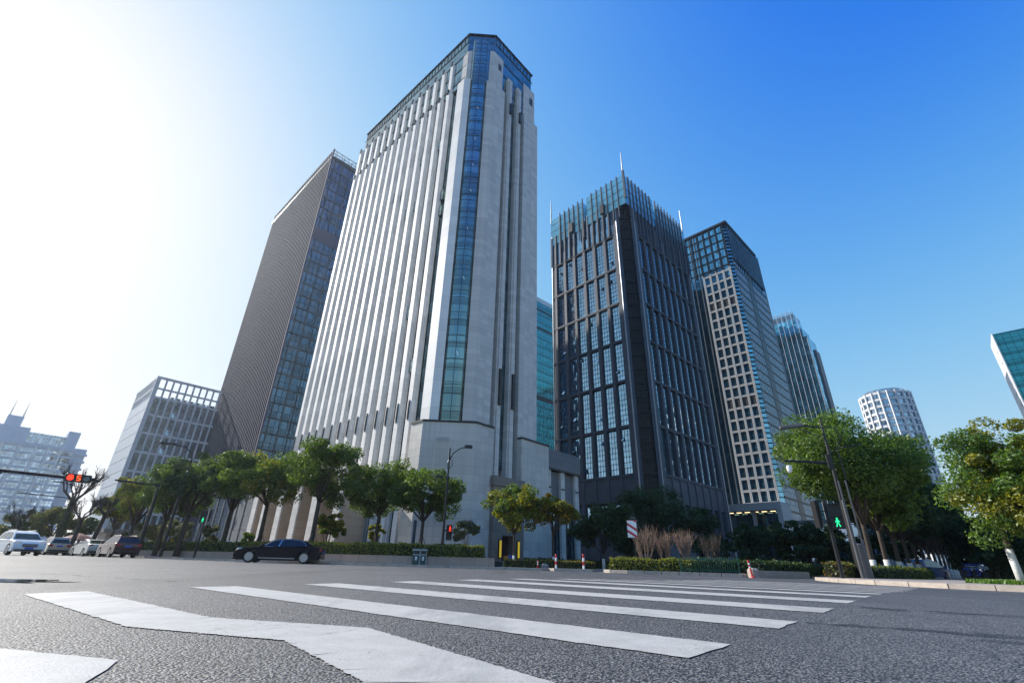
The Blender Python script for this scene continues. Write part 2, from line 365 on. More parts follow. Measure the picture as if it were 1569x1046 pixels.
# crossing: stripes lie across the road at an even pitch
U, V = Vector((.656, .755, 0)), Vector((-.755, .656, 0))
rag = random.Random(21)
def sheet(poly_uv, z=.004, n=150):
    """quad patch a-b-c-d laid on the crowned road"""
    a, b, c, d = [Vector((p[0], p[1], 0)) for p in poly_uv]; nb = 4
    vs, fs = [], []
    for i in range(n + 1):
        for j in range(nb + 1):
            s_, t_ = i / n, j / nb; p = a.lerp(b, s_).lerp(d.lerp(c, s_), t_); 
            if j in (0, nb) or i in (0, n): p = p + Vector((rag.gauss(0, 1), rag.gauss(0, 1), 0)) * .0045
            vs.append((p.x, p.y, gz(p.x, p.y) + z))
    w_ = nb + 1
    for i in range(n):
        for j in range(nb): fs.append((i * w_ + j, (i + 1) * w_ + j, (i + 1) * w_ + j + 1, i * w_ + j + 1))
    return vs, fs
cw = MB()
P0 = Vector((.73, 2.19, 0))
for k in range(13):
    a = P0 + U * (1.39 * k) - V * (.0); ln = 5.72
    if k == 0: ln = 5.6
    b = a + V * ln
    q = [a, b, b + U * .52, a + U * .52]
    v_, f_ = sheet([(p.x, p.y) for p in q]); cw.add(v_, f_)
tag(cw.build('zebra_crossing', M['paint']), 'white zebra crossing stripes painted over the asphalt', None, kind='structure')
zz = MB()
lo = [(-3.9, 4.33), (-1.82, 2.64), (-.94, 2.36), (-.4, 1.64), (.06, 1.03)]
hi = [(-3.80, 4.86), (-1.68, 3.11), (-.71, 2.85), (.15, 1.71), (.72, .95)]
for i in range(4):
    v_, f_ = sheet([lo[i], lo[i + 1], hi[i + 1], hi[i]], n=90); zz.add(v_, f_)
v_, f_ = sheet([(-1.9, 1.6), (-.75, 1.05), (-1.26, 1.85), (-1.95, 2.03)], n=6)
v_, f_ = sheet([(-2.9, 1.55), (-1.0, 1.27), (-1.26, 1.85), (-3.2, 2.38)], n=60); zz.add(v_, f_)
tag(zz.build('zigzag_marking', M['paint']), 'white zigzag road marking in front of the crossing', None, kind='structure')
# tarred cracks, shadows painted as dark strips, and a manhole cover
def tar_shadow_mat():
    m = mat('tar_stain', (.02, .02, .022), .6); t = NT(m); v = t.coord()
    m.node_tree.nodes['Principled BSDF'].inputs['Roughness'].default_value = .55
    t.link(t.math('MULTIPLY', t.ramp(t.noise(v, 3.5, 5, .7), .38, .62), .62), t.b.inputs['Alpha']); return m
M['tar'] = tar_shadow_mat()
def dark_strip(pts, wd, seed):
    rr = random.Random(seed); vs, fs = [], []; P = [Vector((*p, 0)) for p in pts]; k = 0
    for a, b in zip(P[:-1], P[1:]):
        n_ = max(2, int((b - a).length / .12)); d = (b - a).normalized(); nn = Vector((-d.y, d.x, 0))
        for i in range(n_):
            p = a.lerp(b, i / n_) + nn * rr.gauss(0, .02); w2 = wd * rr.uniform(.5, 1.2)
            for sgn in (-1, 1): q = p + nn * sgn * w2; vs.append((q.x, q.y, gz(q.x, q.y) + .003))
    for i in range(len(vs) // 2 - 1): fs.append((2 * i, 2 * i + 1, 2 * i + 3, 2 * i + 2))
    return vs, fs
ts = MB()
for pts, wd, sd in (([(3.25, 4.85), (3.9, 4.35), (4.8, 3.75), (6.3, 2.6)], .13, 1), ([(2.0, 3.55), (2.5, 3.35), (3.1, 2.85), (4.2, 2.2)], .10, 2), ([(2.5, 2.95), (3.2, 2.4), (4.0, 1.9)], .10, 3), ([(-9, 13), (-4, 11.6), (2, 16.5)], .06, 4), ([(-14, 9), (-7, 8.2), (-4.2, 6.9)], .05, 5)):  # lower-right strips are long soft shadows painted on; the rest are sealed cracks
    v_, f_ = dark_strip(pts, wd, sd); ts.add(v_, f_)
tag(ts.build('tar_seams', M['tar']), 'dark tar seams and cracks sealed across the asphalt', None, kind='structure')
mh = MB(); mh.add([(5.6 + .36 * math.cos(i * .2618), 5.1 + .36 * math.sin(i * .2618), gz(5.6, 5.1) + .004) for i in range(24)], [tuple(range(24))])
mh.m(1).add([(5.6 + .3 * math.cos(i * .2618), 5.1 + .3 * math.sin(i * .2618), gz(5.6, 5.1) + .007) for i in range(24)], [tuple(range(24))])
tag(mh.build('manhole_cover', [M['tar'], M['dark']]), None, None, kind='structure')
M['puddle'] = mat('wet_patch', (.03, .03, .033), .06)
pd = MB(); n = 24
pd.add([(-6.3 + 1.15 * math.cos(i / n * 6.283) * (1 + .25 * math.sin(i * 2.1)), 6.1 + .5 * math.sin(i / n * 6.283) * (1 + .3 * math.cos(i * 1.7)), .004 + gz(-6.3, 6.1)) for i in range(n)], [tuple(range(n))])
tag(pd.build('puddle', M['puddle']), 'thin wet patch on the asphalt at the left edge', None, kind='structure')

def slab(name, path_front, back, z1, m_top, m_kerb, label, kw=.28, lip=True):
    """raised pavement: polygon with a granite kerb along its road side"""
    poly = path_front + back
    g = MB(); g.m(0).prism([(x, y) for x, y in poly], -.05, z1)
    if lip:
        g.m(1)
        for i in range(len(path_front) - 1):
            a, b = Vector((*path_front[i], 0)), Vector((*path_front[i + 1], 0)); d = (b - a).normalized(); nrm = Vector((d.y, -d.x, 0))
            steps = max(1, int((b - a).length / 1.0))
            for k in range(steps):
                p = a.lerp(b, k / steps + .006); q = a.lerp(b, (k + 1) / steps - .006); jz = random.uniform(-.004, .004)
                g.prism([(p + nrm * .04)[:2], (q + nrm * .04)[:2], (q - nrm * kw)[:2], (p - nrm * kw)[:2]][::1], -.04, z1 + .012 + jz)
    return tag(g.build(name, [m_top, m_kerb]), label, None, kind='structure')
def orient(poly):
    a = sum(poly[i][0] * poly[(i + 1) % len(poly)][1] - poly[(i + 1) % len(poly)][0] * poly[i][1] for i in range(len(poly)))
    return poly if a > 0 else poly[::-1]
# right-hand corner pavement
rk = [(18.4, 29.4), (17.2, 27.4), (16.0, 25.9), (14.7, 24.6), (13.9, 22.8), (13.1, 20.4), (12.75, 17.9), (12.95, 15.2), (13.9, 13.3), (17.5, 7.8), (26, -4)]
slab('right_pavement', rk, [(60, -20), (125, 60), (112, 130)], .13, M['paving'], M['kerb'], 'pinkish paved corner pavement with granite kerb at right')
# main corner pavement, in front of the tall tower
mk = [(-76, 88), (-52, 62), (-38.5, 50.6), (-31, 44.5), (-22, 39.4), (-13, 35.4), (-5, 33.6), (-1.2, 33.7), (2.4, 34.0)]
slab('tower_pavement', mk, [(40, 75), (10, 110), (-60, 150)], .13, M['paving'], M['kerb'], 'paved forecourt and pavement in front of the tall stone tower')
ik = [(6.3, 33.2), (6.5, 32.2), (7.4, 31.4), (10, 29.9), (13.0, 28.3), (14.0, 28.8), (16, 31), (40, 57)]
slab('island_pavement', ik, [(52, 74), (30, 60), (9, 37)], .17, M['soil'], M['kerb'], 'long planted island with pale granite kerb')
nk = [(2.9, 34.6), (3.2, 33.9), (5.6, 33.4), (5.9, 33.9)]
slab('refuge_pavement', nk, [(6.0, 37), (3.4, 38)], .15, M['paving'], M['kerb'], 'small paved refuge with two striped bollards')

# ------------------------------------------------------------------ buildings: local x runs along the right face, local y along the left face, the near corner at the origin
def bld(name, x, y, az, label, cat='building', group=None):
    return empty(name, (x, y, 0), math.radians(90 - az), label, cat, group)
def bx(name, m, par, *b): return MB().box(*b).build(name, m, par)

# --- the tall stone tower
T = bld('stone_tower', -7.125, 52.67, 42.7, 'tall pale stone tower with close vertical piers and a blue glass crown', 'tower')
Q = 3.64
def pent(i, x1=16.1, y1=42.0, q=Q): return [(q + i * .41, i), (x1 - i, i), (x1 - i, y1 - i), (i, y1 - i), (i, q + i * .41)]
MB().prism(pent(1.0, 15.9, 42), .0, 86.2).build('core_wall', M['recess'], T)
MB().prism(pent(.55, 15.2, 40.0, 4.0), 78.4, 92.2).build('crown_glass', M['gl_main'], T)
cr_ = MB(); pp_ = pent(.35, 15.4, 40.2, 3.9)
cr_.prism(pp_, 92.2, 92.4)
cr_.build('roof_coping', M['gl_top'], T)
cr_ = MB()
for k in range(36):
    y = 4.3 + k * 1.0; cr_.box(.46, .56, y, y + .05, 89.8, 92.2)
for k in range(11):
    x = 4.3 + k * 1.0; cr_.box(x, x + .05, .46, .56, 89.8, 92.2)
for z in (79.8, 83.2, 86.6, 89.8): cr_.box(.46, .56, 4.2, 40, z, z + .1); cr_.box(4.2, 15.1, .46, .56, z, z + .1)
cr_.build('crown_mullions', M['dark'], T)
# left face: glass strips between piers
pm = MB(); pm.box(0, .42, 0, .88, 0, 78.4); pm.box(.42, .78, -.18, .98, 0, 78.3).m(1).box(.78, 1.05, -.16, .96, 0, 78.4); pier_me = pm.mesh('pier', [M['pier'], M['recess']])
pm = MB(); pm.box(.14, .6, .06, .86, 78.4, 87.0); pm.box(.5, 1.0, -.08, .9, 78.4, 86.4); up_me = pm.mesh('upper_pier', M['pier'])
bm_ = MB(); bm_.box(-.14, .0, .32, .54, 0, 2.6); bm_.box(-.18, -.1, .36, .5, .3, 2.3); br_me = bm_.mesh('lamp_bracket', M['dark'])
bm_ = MB(); bm_.box(-.22, .1, .3, .7, 0, 1.2); bt_me = bm_.mesh('top_bracket', M['dark'])
gs = MB().box(.9, .99, -.1, 1.4, 0, 86).mesh('window_strip', M['gl_strip'])
vent = MB(); vent.box(.42, .8, .2, .75, 0, 2.0); vent_me = vent.mesh('open_window', M['gl_main'])
n_p = 14
rv = random.Random(3)
for k in range(n_p + 1):
    y = 7.62 + 2.48 * k
    if k < n_p + 1 and y < 41.5:
        put('pier', pier_me, T, (0, y, 0)); put('upper_pier', up_me, T, (0, y, 0))
        put('lamp_bracket', br_me, T, (0, y, 16.6)); put('lamp_bracket', bt_me, T, (0, y, 78.0)); put('lamp_bracket', bt_me, T, (.2, y, 86.2))
    put('window_strip', gs, T, (0, y - 1.29, 0))
    if rv.random() < .7:
        put('open_window', vent_me, T, (0, y - 1.2, rv.uniform(20, 74)))
    if rv.random() < .5: put('open_window', vent_me, T, (0, y - 1.2, rv.uniform(20, 74)))
# corner piers and the curved bay
kk = Q / math.sqrt(2) * 0
def cham(s, off=0.0):
    """point on the chamfer, s metres from its left end, off metres outwards"""
    r = .70710678; return (0 + s * r - off * r, Q - s * r - off * r)
def chprism(g, s0, s1, o0, o1, z0, z1):
    return g.prism([cham(s0, o1), cham(s1, o1), cham(s1, o0), cham(s0, o0)], z0, z1)
g = MB(); g.prism([(0, 5.4), (0, Q), cham(1.12), cham(1.12, -.9), (1.3, 5.4)], 0, 78.4); g.build('corner_pier', M['pier'], T)
g = MB(); g.prism([(.5, 5.2), (.5, Q + .25), cham(.95, -.4), cham(.95, -1.1), (1.4, 5.2)], 78.4, 86.9); g.build('upper_pier', M['stone'], T)
g = MB(); g.prism([cham(4.0), (Q, 0), (6.75, 0), (6.75, 1.1), cham(4.0, -.9)], 0, 78.2); g.build('corner_pier', M['stone'], T)
g = MB(); g.prism([cham(4.25, -.4), (Q + .25, .45), (6.4, .45), (6.4, 1.3), cham(4.25, -1.2)], 78.2, 87.3); g.build('upper_pier', M['stone'], T)
bx('vent_opening', M['black'], T, 5.15, 5.9, .38, .6, 83.6, 85.2)
bay = [cham(1.06, -.3), cham(1.35, -.02), cham(2.0, .16), cham(3.1, .16), cham(3.75, -.02), cham(4.06, -.3), cham(3.6, -1.6), cham(1.5, -1.6)]
MB().prism(bay, 15.6, 89.7).build('bay_window', M['gl_main'], T)
g = MB()
for s, o in ((1.38, .0), (2.55, .16), (3.72, .0)):
    chprism(g, s - .035, s + .035, o - .05, o + .05, 15.6, 89.6)
z = 17.0; k = 0
while z < 89: 
    g.prism([cham(1.36, .01), cham(2.0, .19), cham(3.1, .19), cham(3.74, .01), cham(3.6, -.3), cham(1.5, -.3)], z, z + .06); z += (2.3 if k % 2 == 0 else 1.15); k += 1
g.build('bay_mullions', M['dark'], T)
M['striplight'] = emit('strip_light', (.85, .95, 1), .6)
g = MB()
for z in (24.5, 36, 44.6, 52, 57.4, 63.2, 70.6):
    a = Vector((*cham(2.66, .165), z + .5)); b = Vector((*cham(2.9, .165), z)); g.tube([a, b], .018, 4)
g.build('ceiling_lights', M['striplight'], T)
# the plinth block below the shaft
g = MB(); g.prism([(-.75, 6.0), (-.75, Q + .1), (Q + .1, -.75), (6.75, -.75), (6.75, .02), (Q, -.0), (0, Q), (.0, 6.0)], 0, 15.5); g.build('plinth', M['stone_low'], T)
g = MB(); g.prism([(-.85, 6.05), (-.85, Q + .06), (Q + .06, -.85), (6.82, -.85), (6.82, .1), (Q, 0.05), (0.05, Q), (.05, 6.05)], 15.5, 15.75); g.build('plinth_ledge', M['dark'], T)
g = MB(); n2 = .70710678
for s0, s1, z0, z1 in ((1.1, 1.2, .6, 13.4), (2.75, 2.85, .6, 13.4), (1.1, 2.85, 13.4, 13.6)):
    chprism(g, s0, s1, .98, 1.12, z0, z1)
g.build('carved_panel', M['stone_low'], T)
# right face: slot with slim piers, outer pier, base
bx('slot_wall', M['greyclad'], T, 6.75, 12.1, .92, 1.15, 0, 87)
bx('window_strip', M['gl_strip'], T, 8.75, 10.0, .7, .9, 11, 87); bx('window_strip', M['gl_strip'], T, 11.05, 12.05, .7, .9, 11, 87); bx('window_strip', M['gl_strip'], T, 6.8, 7.3, .7, .9, 11, 87)
for x in (7.5, 10.05):
    g = MB(); g.box(x, x + 1.15, .0, .9, 9.5, 83.2); g.box(x + .25, x + .9, -.2, .0, 9.5, 82.8); g.build('slim_pier', M['stone'], T)
    bx('lamp_bracket', M['dark'], T, x + .35, x + .8, -.5, -.2, 19.0, 24.0); bx('lamp_bracket', M['dark'], T, x + .35, x + .8, -.5, -.2, 73.6, 76.2)
g = MB(); g.box(12.1, 16.1, 0, 2, 0, 77.8); g.box(12.1, 13.1, .0, 2, 77.8, 78); g.build('outer_pier', M['stone'], T)
bx('upper_pier', M['stone'], T, 12.3, 15.6, .4, 2, 78, 87.2); bx('vent_opening', M['black'], T, 14.1, 14.9, .3, .5, 82.8, 84.6)
bx('plinth', M['stone_low'], T, 12.15, 17.86, -.75, -.003, 0, 15.3); bx('plinth_ledge', M['dark'], T, 12.1, 17.95, -.85, -.003, 15.3, 15.55)
bx('side_wall', M['gl_strip'], T, 16.1, 16.4, 1.2, 40, 0, 77)
# entrance portal in the slot
g = MB(); g.box(6.72, 8.35, -1.3, .9, 0, 8.7); g.box(10.55, 12.13, -1.3, .9, 0, 8.7); g.box(8.35, 10.55, -1.3, .9, 3.3, 8.7); g.box(6.5, 12.3, -1.5, .9, 8.7, 9.4); g.box(6.6, 12.2, -1.4, .9, 9.4, 9.8)
po = g.build('entrance_portal', M['brownstone'], T)
M['doorwood'] = stained('dark_timber_door', (.05, .022, .014), .5, scale=2); M['yellow'] = emit('yellow_lamp', (1.0, .72, .04), .28)
bx('door', M['doorwood'], po, 8.36, 9.45, -.2, -.05, .0, 3.25); bx('door', M['doorwood'], po, 9.47, 10.54, -.2, -.05, 0, 3.25)
for x in (7.72, 10.85):
    g = MB(); g.m(0).box(x, x + .42, -1.42, -1.302, .9, 2.85); g.m(1).bevbox(x + .07, x + .35, -1.56, -1.42, 1.0, 2.75, .05); g.build('wall_lamp', [M['dark'], M['yellow']], T)
# podium wing on the right
W = bld('podium_wing', -7.125, 52.67, 42.7, 'low stone wing with grey parapet joined to the right of the tall stone tower', 'building')
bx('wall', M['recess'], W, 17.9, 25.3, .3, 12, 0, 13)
bx('parapet', M['greyclad'], W, 17.9, 25.9, -.45, 12, 12.6, 15.2); bx('coping', M['dark'], W, 17.88, 26.05, -.6, 12, 12.35, 12.6)
for x in (17.92, 21.1, 24.5):
    g = MB(); g.box(x, x + .95, -.35, .4, .4, 12.35); g.box(x - .1, x + 1.05, -.5, .4, 0, .9); g.build('pier', M['stone_low'], W)
    bx('lamp_bracket', M['dark'], W, x + .1, x + .85, -.42, -.353, 9.9, 10.1)
for x0, x1 in ((18.9, 21.08), (22.08, 24.48)):
    bx('spandrel_panel', M['greyclad'], W, x0, x1, .05, .29, 7.2, 12.3)
    g = MB(); g.m(0).box(x0, x1, .1, .28, .2, 7.15); g.m(1)
    for q in (0, .33, .66, 1): 
        xx = x0 + (x1 - x0 - .08) * q; g.box(xx, xx + .08, .0, .1, .2, 7.15)
    for zz_ in (2.6, 4.9, 7.05): g.box(x0, x1, .01, .1, zz_, zz_ + .1)
    g.build('window', [M['gl_win'], M['dark']], W)
M['planterlamp'] = M['beige']
# great canopy on the left face of the tower
K = bld('stone_portico', -7.125, 52.67, 42.7, 'beige stone entrance portico with deep slanting shadows, left foot of the tall tower', 'portico')
bx('canopy', M['beige'], K, -3.6, -.05, 14.2, 41.5, 9.6, 11.2); bx('canopy_edge', M['stone_low'], K, -3.9, -3.6, 14.0, 41.7, 9.9, 11.5)
for y in (14.4, 20.4, 25.6, 30.8, 36.0, 40.0):
    bx('buttress', M['beige'], K, -3.5, -.05, y, y + 1.5, 0, 9.6)
    bx('facing', M['stone'], K, -3.75, -3.5, y - .05, y + 1.55, 0, 9.6)
for y in (17, 23, 28, 33.4): bx('window', M['gl_win'], K, -.4, -.06, y, y + 2.2, .4, 8.6)

# --- dark bronze-finned tower at left
T = bld('finned_tower', -61.6, 114.4, 44.5, 'dark tower with fine vertical metal fins behind the tall stone tower', 'tower')
bx('core_wall', M['gl_fin'], T, .3, 34, .3, 50, 0, 121); bx('roof_slab', M['dark'], T, .0, 34, .0, 50.3, 121, 121.8)
f_me = MB().box(-.0, .3, 0, .5, 0, 124.4).m(1).box(-.05, -.002, .08, .5, 0, 124.4).mesh('fin', [M['finback'], M['finmetal']])  # fin sides painted near black as shade, front edge lighter as if sunlit
for k in range(36): put('fin', f_me, T, (0, .05 + k * 1.4, 0))
bx('fin_backing', M['finback'], T, .26, .31, .3, 50.2, 0, 121)
g_ = MB().box(0, .16, .06, .3, 0, 124).mesh('mullion', M['dark'])
for k in range(12): put('mullion', g_, T, (1.4 + k * 2.7, 0, 0))
bx('corner_fin', M['finmetal'], T, -.1, .35, -.3, .04, 0, 124.6)
m_ = MB()
for k in range(31): m_.box(.4, 34, .18, .3, k * 4.0, k * 4.0 + .35)
m_.build('transoms', M['dark'], T)
bx('louvre_band', M['finmetal'], T, .5, 34, .02, .17, 88, 92.6)
rs_ = MB(); 
for k in range(14): rs_.box(1 + k * 2.4, 1.12 + k * 2.4, .2, .32, 121.8, 124.6)
for z in (123, 124.5): rs_.box(.4, 34, .2, .32, z, z + .2)
for k in range(13): rs_.tube([(1 + k * 2.4, .26, 122), (3.4 + k * 2.4, .26, 124.5)], .06, 4)
rs_.build('roof_screen', M['dark'], T); bx('plant_room', M['gl_fin'], T, 2.5, 32, 2, 40, 121.8, 124)
L_ = bld('glass_podium', -47.0, 92.0, 42.7, 'dark low glass building glimpsed between the trunks left of the portico', 'building')
bx('wall', M['gl_dim'], L_, 0, 14, 0, 30, 0, 12); bx('roof', M['dark'], L_, -.5, 14.5, -.5, 30.5, 12, 12.8)
g = MB()
for k in range(8): g.box(-.15, 0, .5 + k * 3.9, .8 + k * 3.9, 0, 12)
for k in range(5): g.box(.5 + k * 3.2, .8 + k * 3.2, -.15, 0, 0, 12)
g.build('columns', M['greyclad'], L_)

# --- pale gridded mid-rise
T = bld('gridded_block', -106.3, 132.7, 42.7, 'pale mid-rise with a white window grid and open frame on top', 'building')
bx('core_wall', M['whitegrid'], T, .35, 32, .35, 26, 0, 42.0)
g = MB(); zr = [k * 5.35 for k in range(9)]
for k in range(17): g.box(.5 + k * 1.85, 1.0 + k * 1.85, 0, .4, 0, 48.2)
for z in zr[1:]: g.box(.3, 32, .04, .4, z - .55, z + .05)
g.box(.0, 32, -.05, .45, 48.2, 48.9); g.box(.3, 32, .04, .4, 45.0, 45.5); g.box(-.05, .5, -.02, .4, 0, 48.9)
for k in range(10): g.box(.0, .45, 1 + k * 2.6, 1.5 + k * 2.6, 42, 48.2)
g.box(-.05, .45, .4, 26, 48.2, 48.9); g.box(.0, .45, .4, 26, 45.0, 45.5); g.build('facade_grid', M['whitegrid'], T)
wm = MB().box(0, 1.35, .12, .34, 0, 4.75).mesh('window', M['gl_hazy'])
for r in range(2, 8):
    for k in range(16): put('window', wm, T, (1.0 + k * 1.85, 0, zr[r] + .05))
st = MB()
for r in range(2):
    for k in range(16): st.box(1.0 + k * 1.85, 2.35 + k * 1.85, .2, .34, zr[r] + .05, zr[r] + 4.8)
tag(st.build('window', M['gl_hazy'], T), None, None, kind='stuff')
side = MB()
for k in range(12): side.box(.05, .34, .5, 26, k * 3.55 + .12, k * 3.55 + 3.5)
side.build('wall', M['whitegrid'], T); bx('roof', M['roofing'], T, .6, 31, .6, 25, 42.0, 42.3); bx('plant_room', M['gl_pale'], T, 6, 26, 6, 20, 42.3, 45)

# --- pale apartment slab far left
T = bld('apartment_block', -199.7, 223.9, 42.7, 'hazy pale blue apartment slab with two roof antennas at far left', 'building')
bx('wall', M['resi'], T, -60, -3.6, .8, 20, 0, 42.6); bx('cornice', M['resi'], T, -60, -3.6, .2, 20, 42.6, 44.0)
bx('wing', M['resi'], T, -3.6, .3, 2.0, 18, 0, 44.4); bx('penthouse', M['gl_pale'], T, -23, -8.5, 3, 18, 44.0, 48.7); bx('stair_tower', M['resi'], T, -8.6, -4.3, 2, 12, 44, 51.6)
bx('upper_storeys', M['resi'], T, -60, -21.5, 2, 20, 44, 50.3); bx('plant_room', M['resi'], T, -30.5, -25.2, 4, 10, 50.3, 55)
g = MB()
for x in (-9.2, -13.5, -17.6, -23.0, -28.5, -34, -39.5, -45): g.box(x, x + .9, .3, .8, 0, 42.6)
g.build('pilasters', M['white'], T)
for x0, x1 in ((-8.2, -4.4), (-12.5, -9.3), (-16.6, -13.6), (-22, -17.7), (-27.5, -23.1), (-33, -28.6), (-38.5, -34.1), (-44, -39.6)):
    g = MB(); g.box(x0, x1, .6, .79, 4, 41.5); o = g.build('window_strip', M['gl_pale'], T)
    bme = MB().box(x0 + .2, x1 - .2, -.2, .6, 5, 5.9).mesh('balcony', M['resi'])
    for k in range(12): put('balcony', bme, o, (0, 0, k * 3.1))
for k in range(13): bx('balcony', M['resi'], T, -3.2, .9, 1.0, 2.0, 2.2 + k * 3.25, 3.2 + k * 3.25)
g = MB()
for k in range(7): g.box(-22.5 + k * 2.1, -22.3 + k * 2.1, 2.9, 3.0, 44, 48.7)
for z in (45.6, 47.2, 48.6): g.box(-23, -8.5, 2.88, 3.0, z, z + .15)
g.build('penthouse_frame', M['white'], T)
for x in (-30.0, -25.7):
    MB().tube([(x, 4.5, 55), (x, 4.5, 58.2), (x, 4.5, 62.2)], [.22, .14, .05], 6).box(x - .4, x + .4, 4.4, 4.6, 56.2, 56.35).box(x - .3, x + .3, 4.4, 4.6, 57.2, 57.35).build('antenna', M['silver'], T)

# --- dark granite and blue glass tower right of centre
T = bld('dark_glass_tower', 31.46, 103.5, 47.7, 'dark granite tower with tall blue windows, stepped glass crown and roof masts', 'tower')
Q2 = 3.47; XE, YE, ZR = 34.6, 28.6, [19.2, 30.4, 41.7, 52.6, 63.6, 74.6, 85.9]
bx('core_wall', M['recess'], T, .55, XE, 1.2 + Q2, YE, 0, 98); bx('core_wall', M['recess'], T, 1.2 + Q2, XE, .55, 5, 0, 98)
# louvred chamfer between two steel strips
MB().prism([(0.9, Q2 + .4), (Q2 + .4, .9), (6, 6)], 0, 99).build('louvre_recess', M['black'], T)
def ch2(s, off=0.0):
    r = .70710678; return (s * r - off * r, Q2 - s * r - off * r)
g = MB()
for k in range(165):
    z = 1 + k * .6
    g.prism([ch2(.7, -.25), ch2(4.2, -.25), ch2(4.2, -.55), ch2(.7, -.55)], z, z + .06)
    if k % 6 == 0: g.prism([ch2(1.4, .25), ch2(3.5, .25), ch2(3.5, -.5), ch2(1.4, -.5)], z, z + .14)
for s in (1.7, 2.45, 3.2): g.prism([ch2(s - .05, -.1), ch2(s + .05, -.1), ch2(s + .05, -.25), ch2(s - .05, -.25)], 0, 99)
rx_ = random.Random(5)
for k in range(20):
    z = 2 + k * 4.9; g.tube([(*ch2(1.6, .1), z), (*ch2(3.3, .1), z + 1.7), (*ch2(1.8, .1), z + 3.4)], .05, 4)
g.build('louvre_screen', M['dark'], T)
for cxy in (ch2(-.12, .12), ch2(5.0, .12)):
    MB().tube([(cxy[0], cxy[1], 4), (cxy[0], cxy[1], 97)], .17, 8).build('steel_strip', M['silver'], T)
MB().prism([(-.15, Q2 + .02), ch2(.75, .15), ch2(.75, -.6), (.6, 5.0), (-.15, 5.0)], 0, 97.5).build('corner_pier', M['darkstone'], T)
MB().prism([(Q2 + .02, -.15), ch2(4.16, .15), ch2(4.16, -.6), (5.0, .6), (5.0, -.15)][::-1], 0, 97.5).build('corner_pier', M['darkstone'], T)
MB().tube([(-.2, YE - .4, 3), (-.2, YE - .4, 98)], .2, 8).build('steel_strip', M['silver'], T); MB().tube([(XE - .3, -.2, 3), (XE - .3, -.2, 98)], .2, 8).build('steel_strip', M['silver'], T)
pitchL, pitchR = (YE - 1.0 - 5.0) / 6, (XE - 1.0 - 5.0) / 8
def win_mesh(width, h, axis, cols, rows):
    g = MB(); fr = .07
    def b(u0, u1, d0, d1, z0, z1):
        if axis == 'y': g.box(d0, d1, u0, u1, z0, z1)
        else: g.box(u0, u1, d0, d1, z0, z1)
    g.m(0); b(0, width, .36, .5, 0, h); g.m(1)
    for i in range(cols + 1): u = (width - fr) * i / cols; b(u, u + fr, .28, .36, 0, h)
    for j in range(rows + 1): z = (h - fr) * j / rows; b(0, width, .29, .36, z, z + fr)
    return g.mesh('window', [M['gl_dark'], M['dark']])
wL = win_mesh(pitchL - 1.25, 10.3, 'y', 3, 8); wR = win_mesh(pitchR - 1.25, 10.3, 'x', 3, 8); wLb = win_mesh(pitchL - 1.5, 8.5, 'y', 2, 4); wRb = win_mesh(pitchR - 1.5, 8.5, 'x', 2, 4)
pmL = MB().box(-.05, .55, 0, 1.2, 0, 88).box(-.2, -.05, .2, 1.0, 0, 93).mesh('pier', M['darkstone']); pmR = MB().box(0, 1.2, -.05, .55, 0, 88).box(.2, 1.0, -.2, -.05, 0, 93).mesh('pier', M['darkstone'])
fL = MB().box(-.25, .5, 0, .42, 0, 1).mesh('crown_fin', M['darkstone'])
ow = MB(); ow.add([(.3, 0, 0), (.3, .75, 0), (-.15, .75, -.9), (-.15, 0, -.9)], [(0, 1, 2, 3)]); ow_me = ow.mesh('open_window', M['gl_dark'])
ro = random.Random(11)
for k in range(6):
    y = 5.0 + k * pitchL; put('pier', pmL, T, (0, y + pitchL - 1.2, 0))
    for r in range(6):
        put('window', wL, T, (0, y + .02, ZR[r] + .35))
        if ro.random() < .5: put('open_window', ow_me, T, (0, y + .1 + .85 * ro.randint(0, 2), ZR[r] + ro.uniform(2, 10)))
    put('window', wLb, T, (0, y + .2, 4.5))
for k in range(8):
    x = 5.0 + k * pitchR; put('pier', pmR, T, (x + pitchR - 1.2, 0, 0))
    for r in range(6): put('window', wR, T, (x + .02, 0, ZR[r] + .35))
    put('window', wRb, T, (x + .2, 0, 4.5))
g = MB()
for z in ZR: g.box(-.22, .5, 5.0, YE, z - .35, z + .3); g.box(-.3, -.22, 5, YE, z - .1, z + .05); g.box(5.0, XE, -.22, .5, z - .35, z + .3); g.box(5, XE, -.3, -.22, z - .1, z + .05)
g.build('rails', M['darkstone'], T)
g = MB(); g.box(-.02, .53, 5, YE, 13.6, 18.8); g.box(5, XE, -.02, .53, 13.6, 18.8); g.box(-.02, .53, 5, YE, 0, 4.4); g.box(5, XE, -.02, .53, 0, 4.4); g.build('base_cladding', M['darkstone'], T)
g = MB(); g.box(.15, .5, 5, YE, 86.3, 99); g.box(5, XE, .15, .5, 86.3, 99); g.build('upper_glazing', M['gl_dark'], T)
MB().box(.6, XE - .2, Q2 + 2, YE - .3, 98, 98.6).build('roof', M['roofing'], T)
def crown(g, x0, x1, y0, y1, z0, z1):
    g.box(x0, x0 + .12, y0, y1, z0, z1); g.box(x0, x1, y0, y0 + .12, z0, z1); g.box(x1 - .12, x1, y0, y1, z0, z1); g.box(x0, x1, y1 - .12, y1, z0, z1)
cg = bpy.data.materials.new('clear_teal_glass'); cg.use_nodes = True; t = NT(cg); M['clearteal'] = cg
t.b.inputs['Base Color'].default_value = (.25, .55, .65, 1); t.b.inputs['Roughness'].default_value = .06; t.b.inputs['Metallic'].default_value = .7; t.b.inputs['Alpha'].default_value = .55
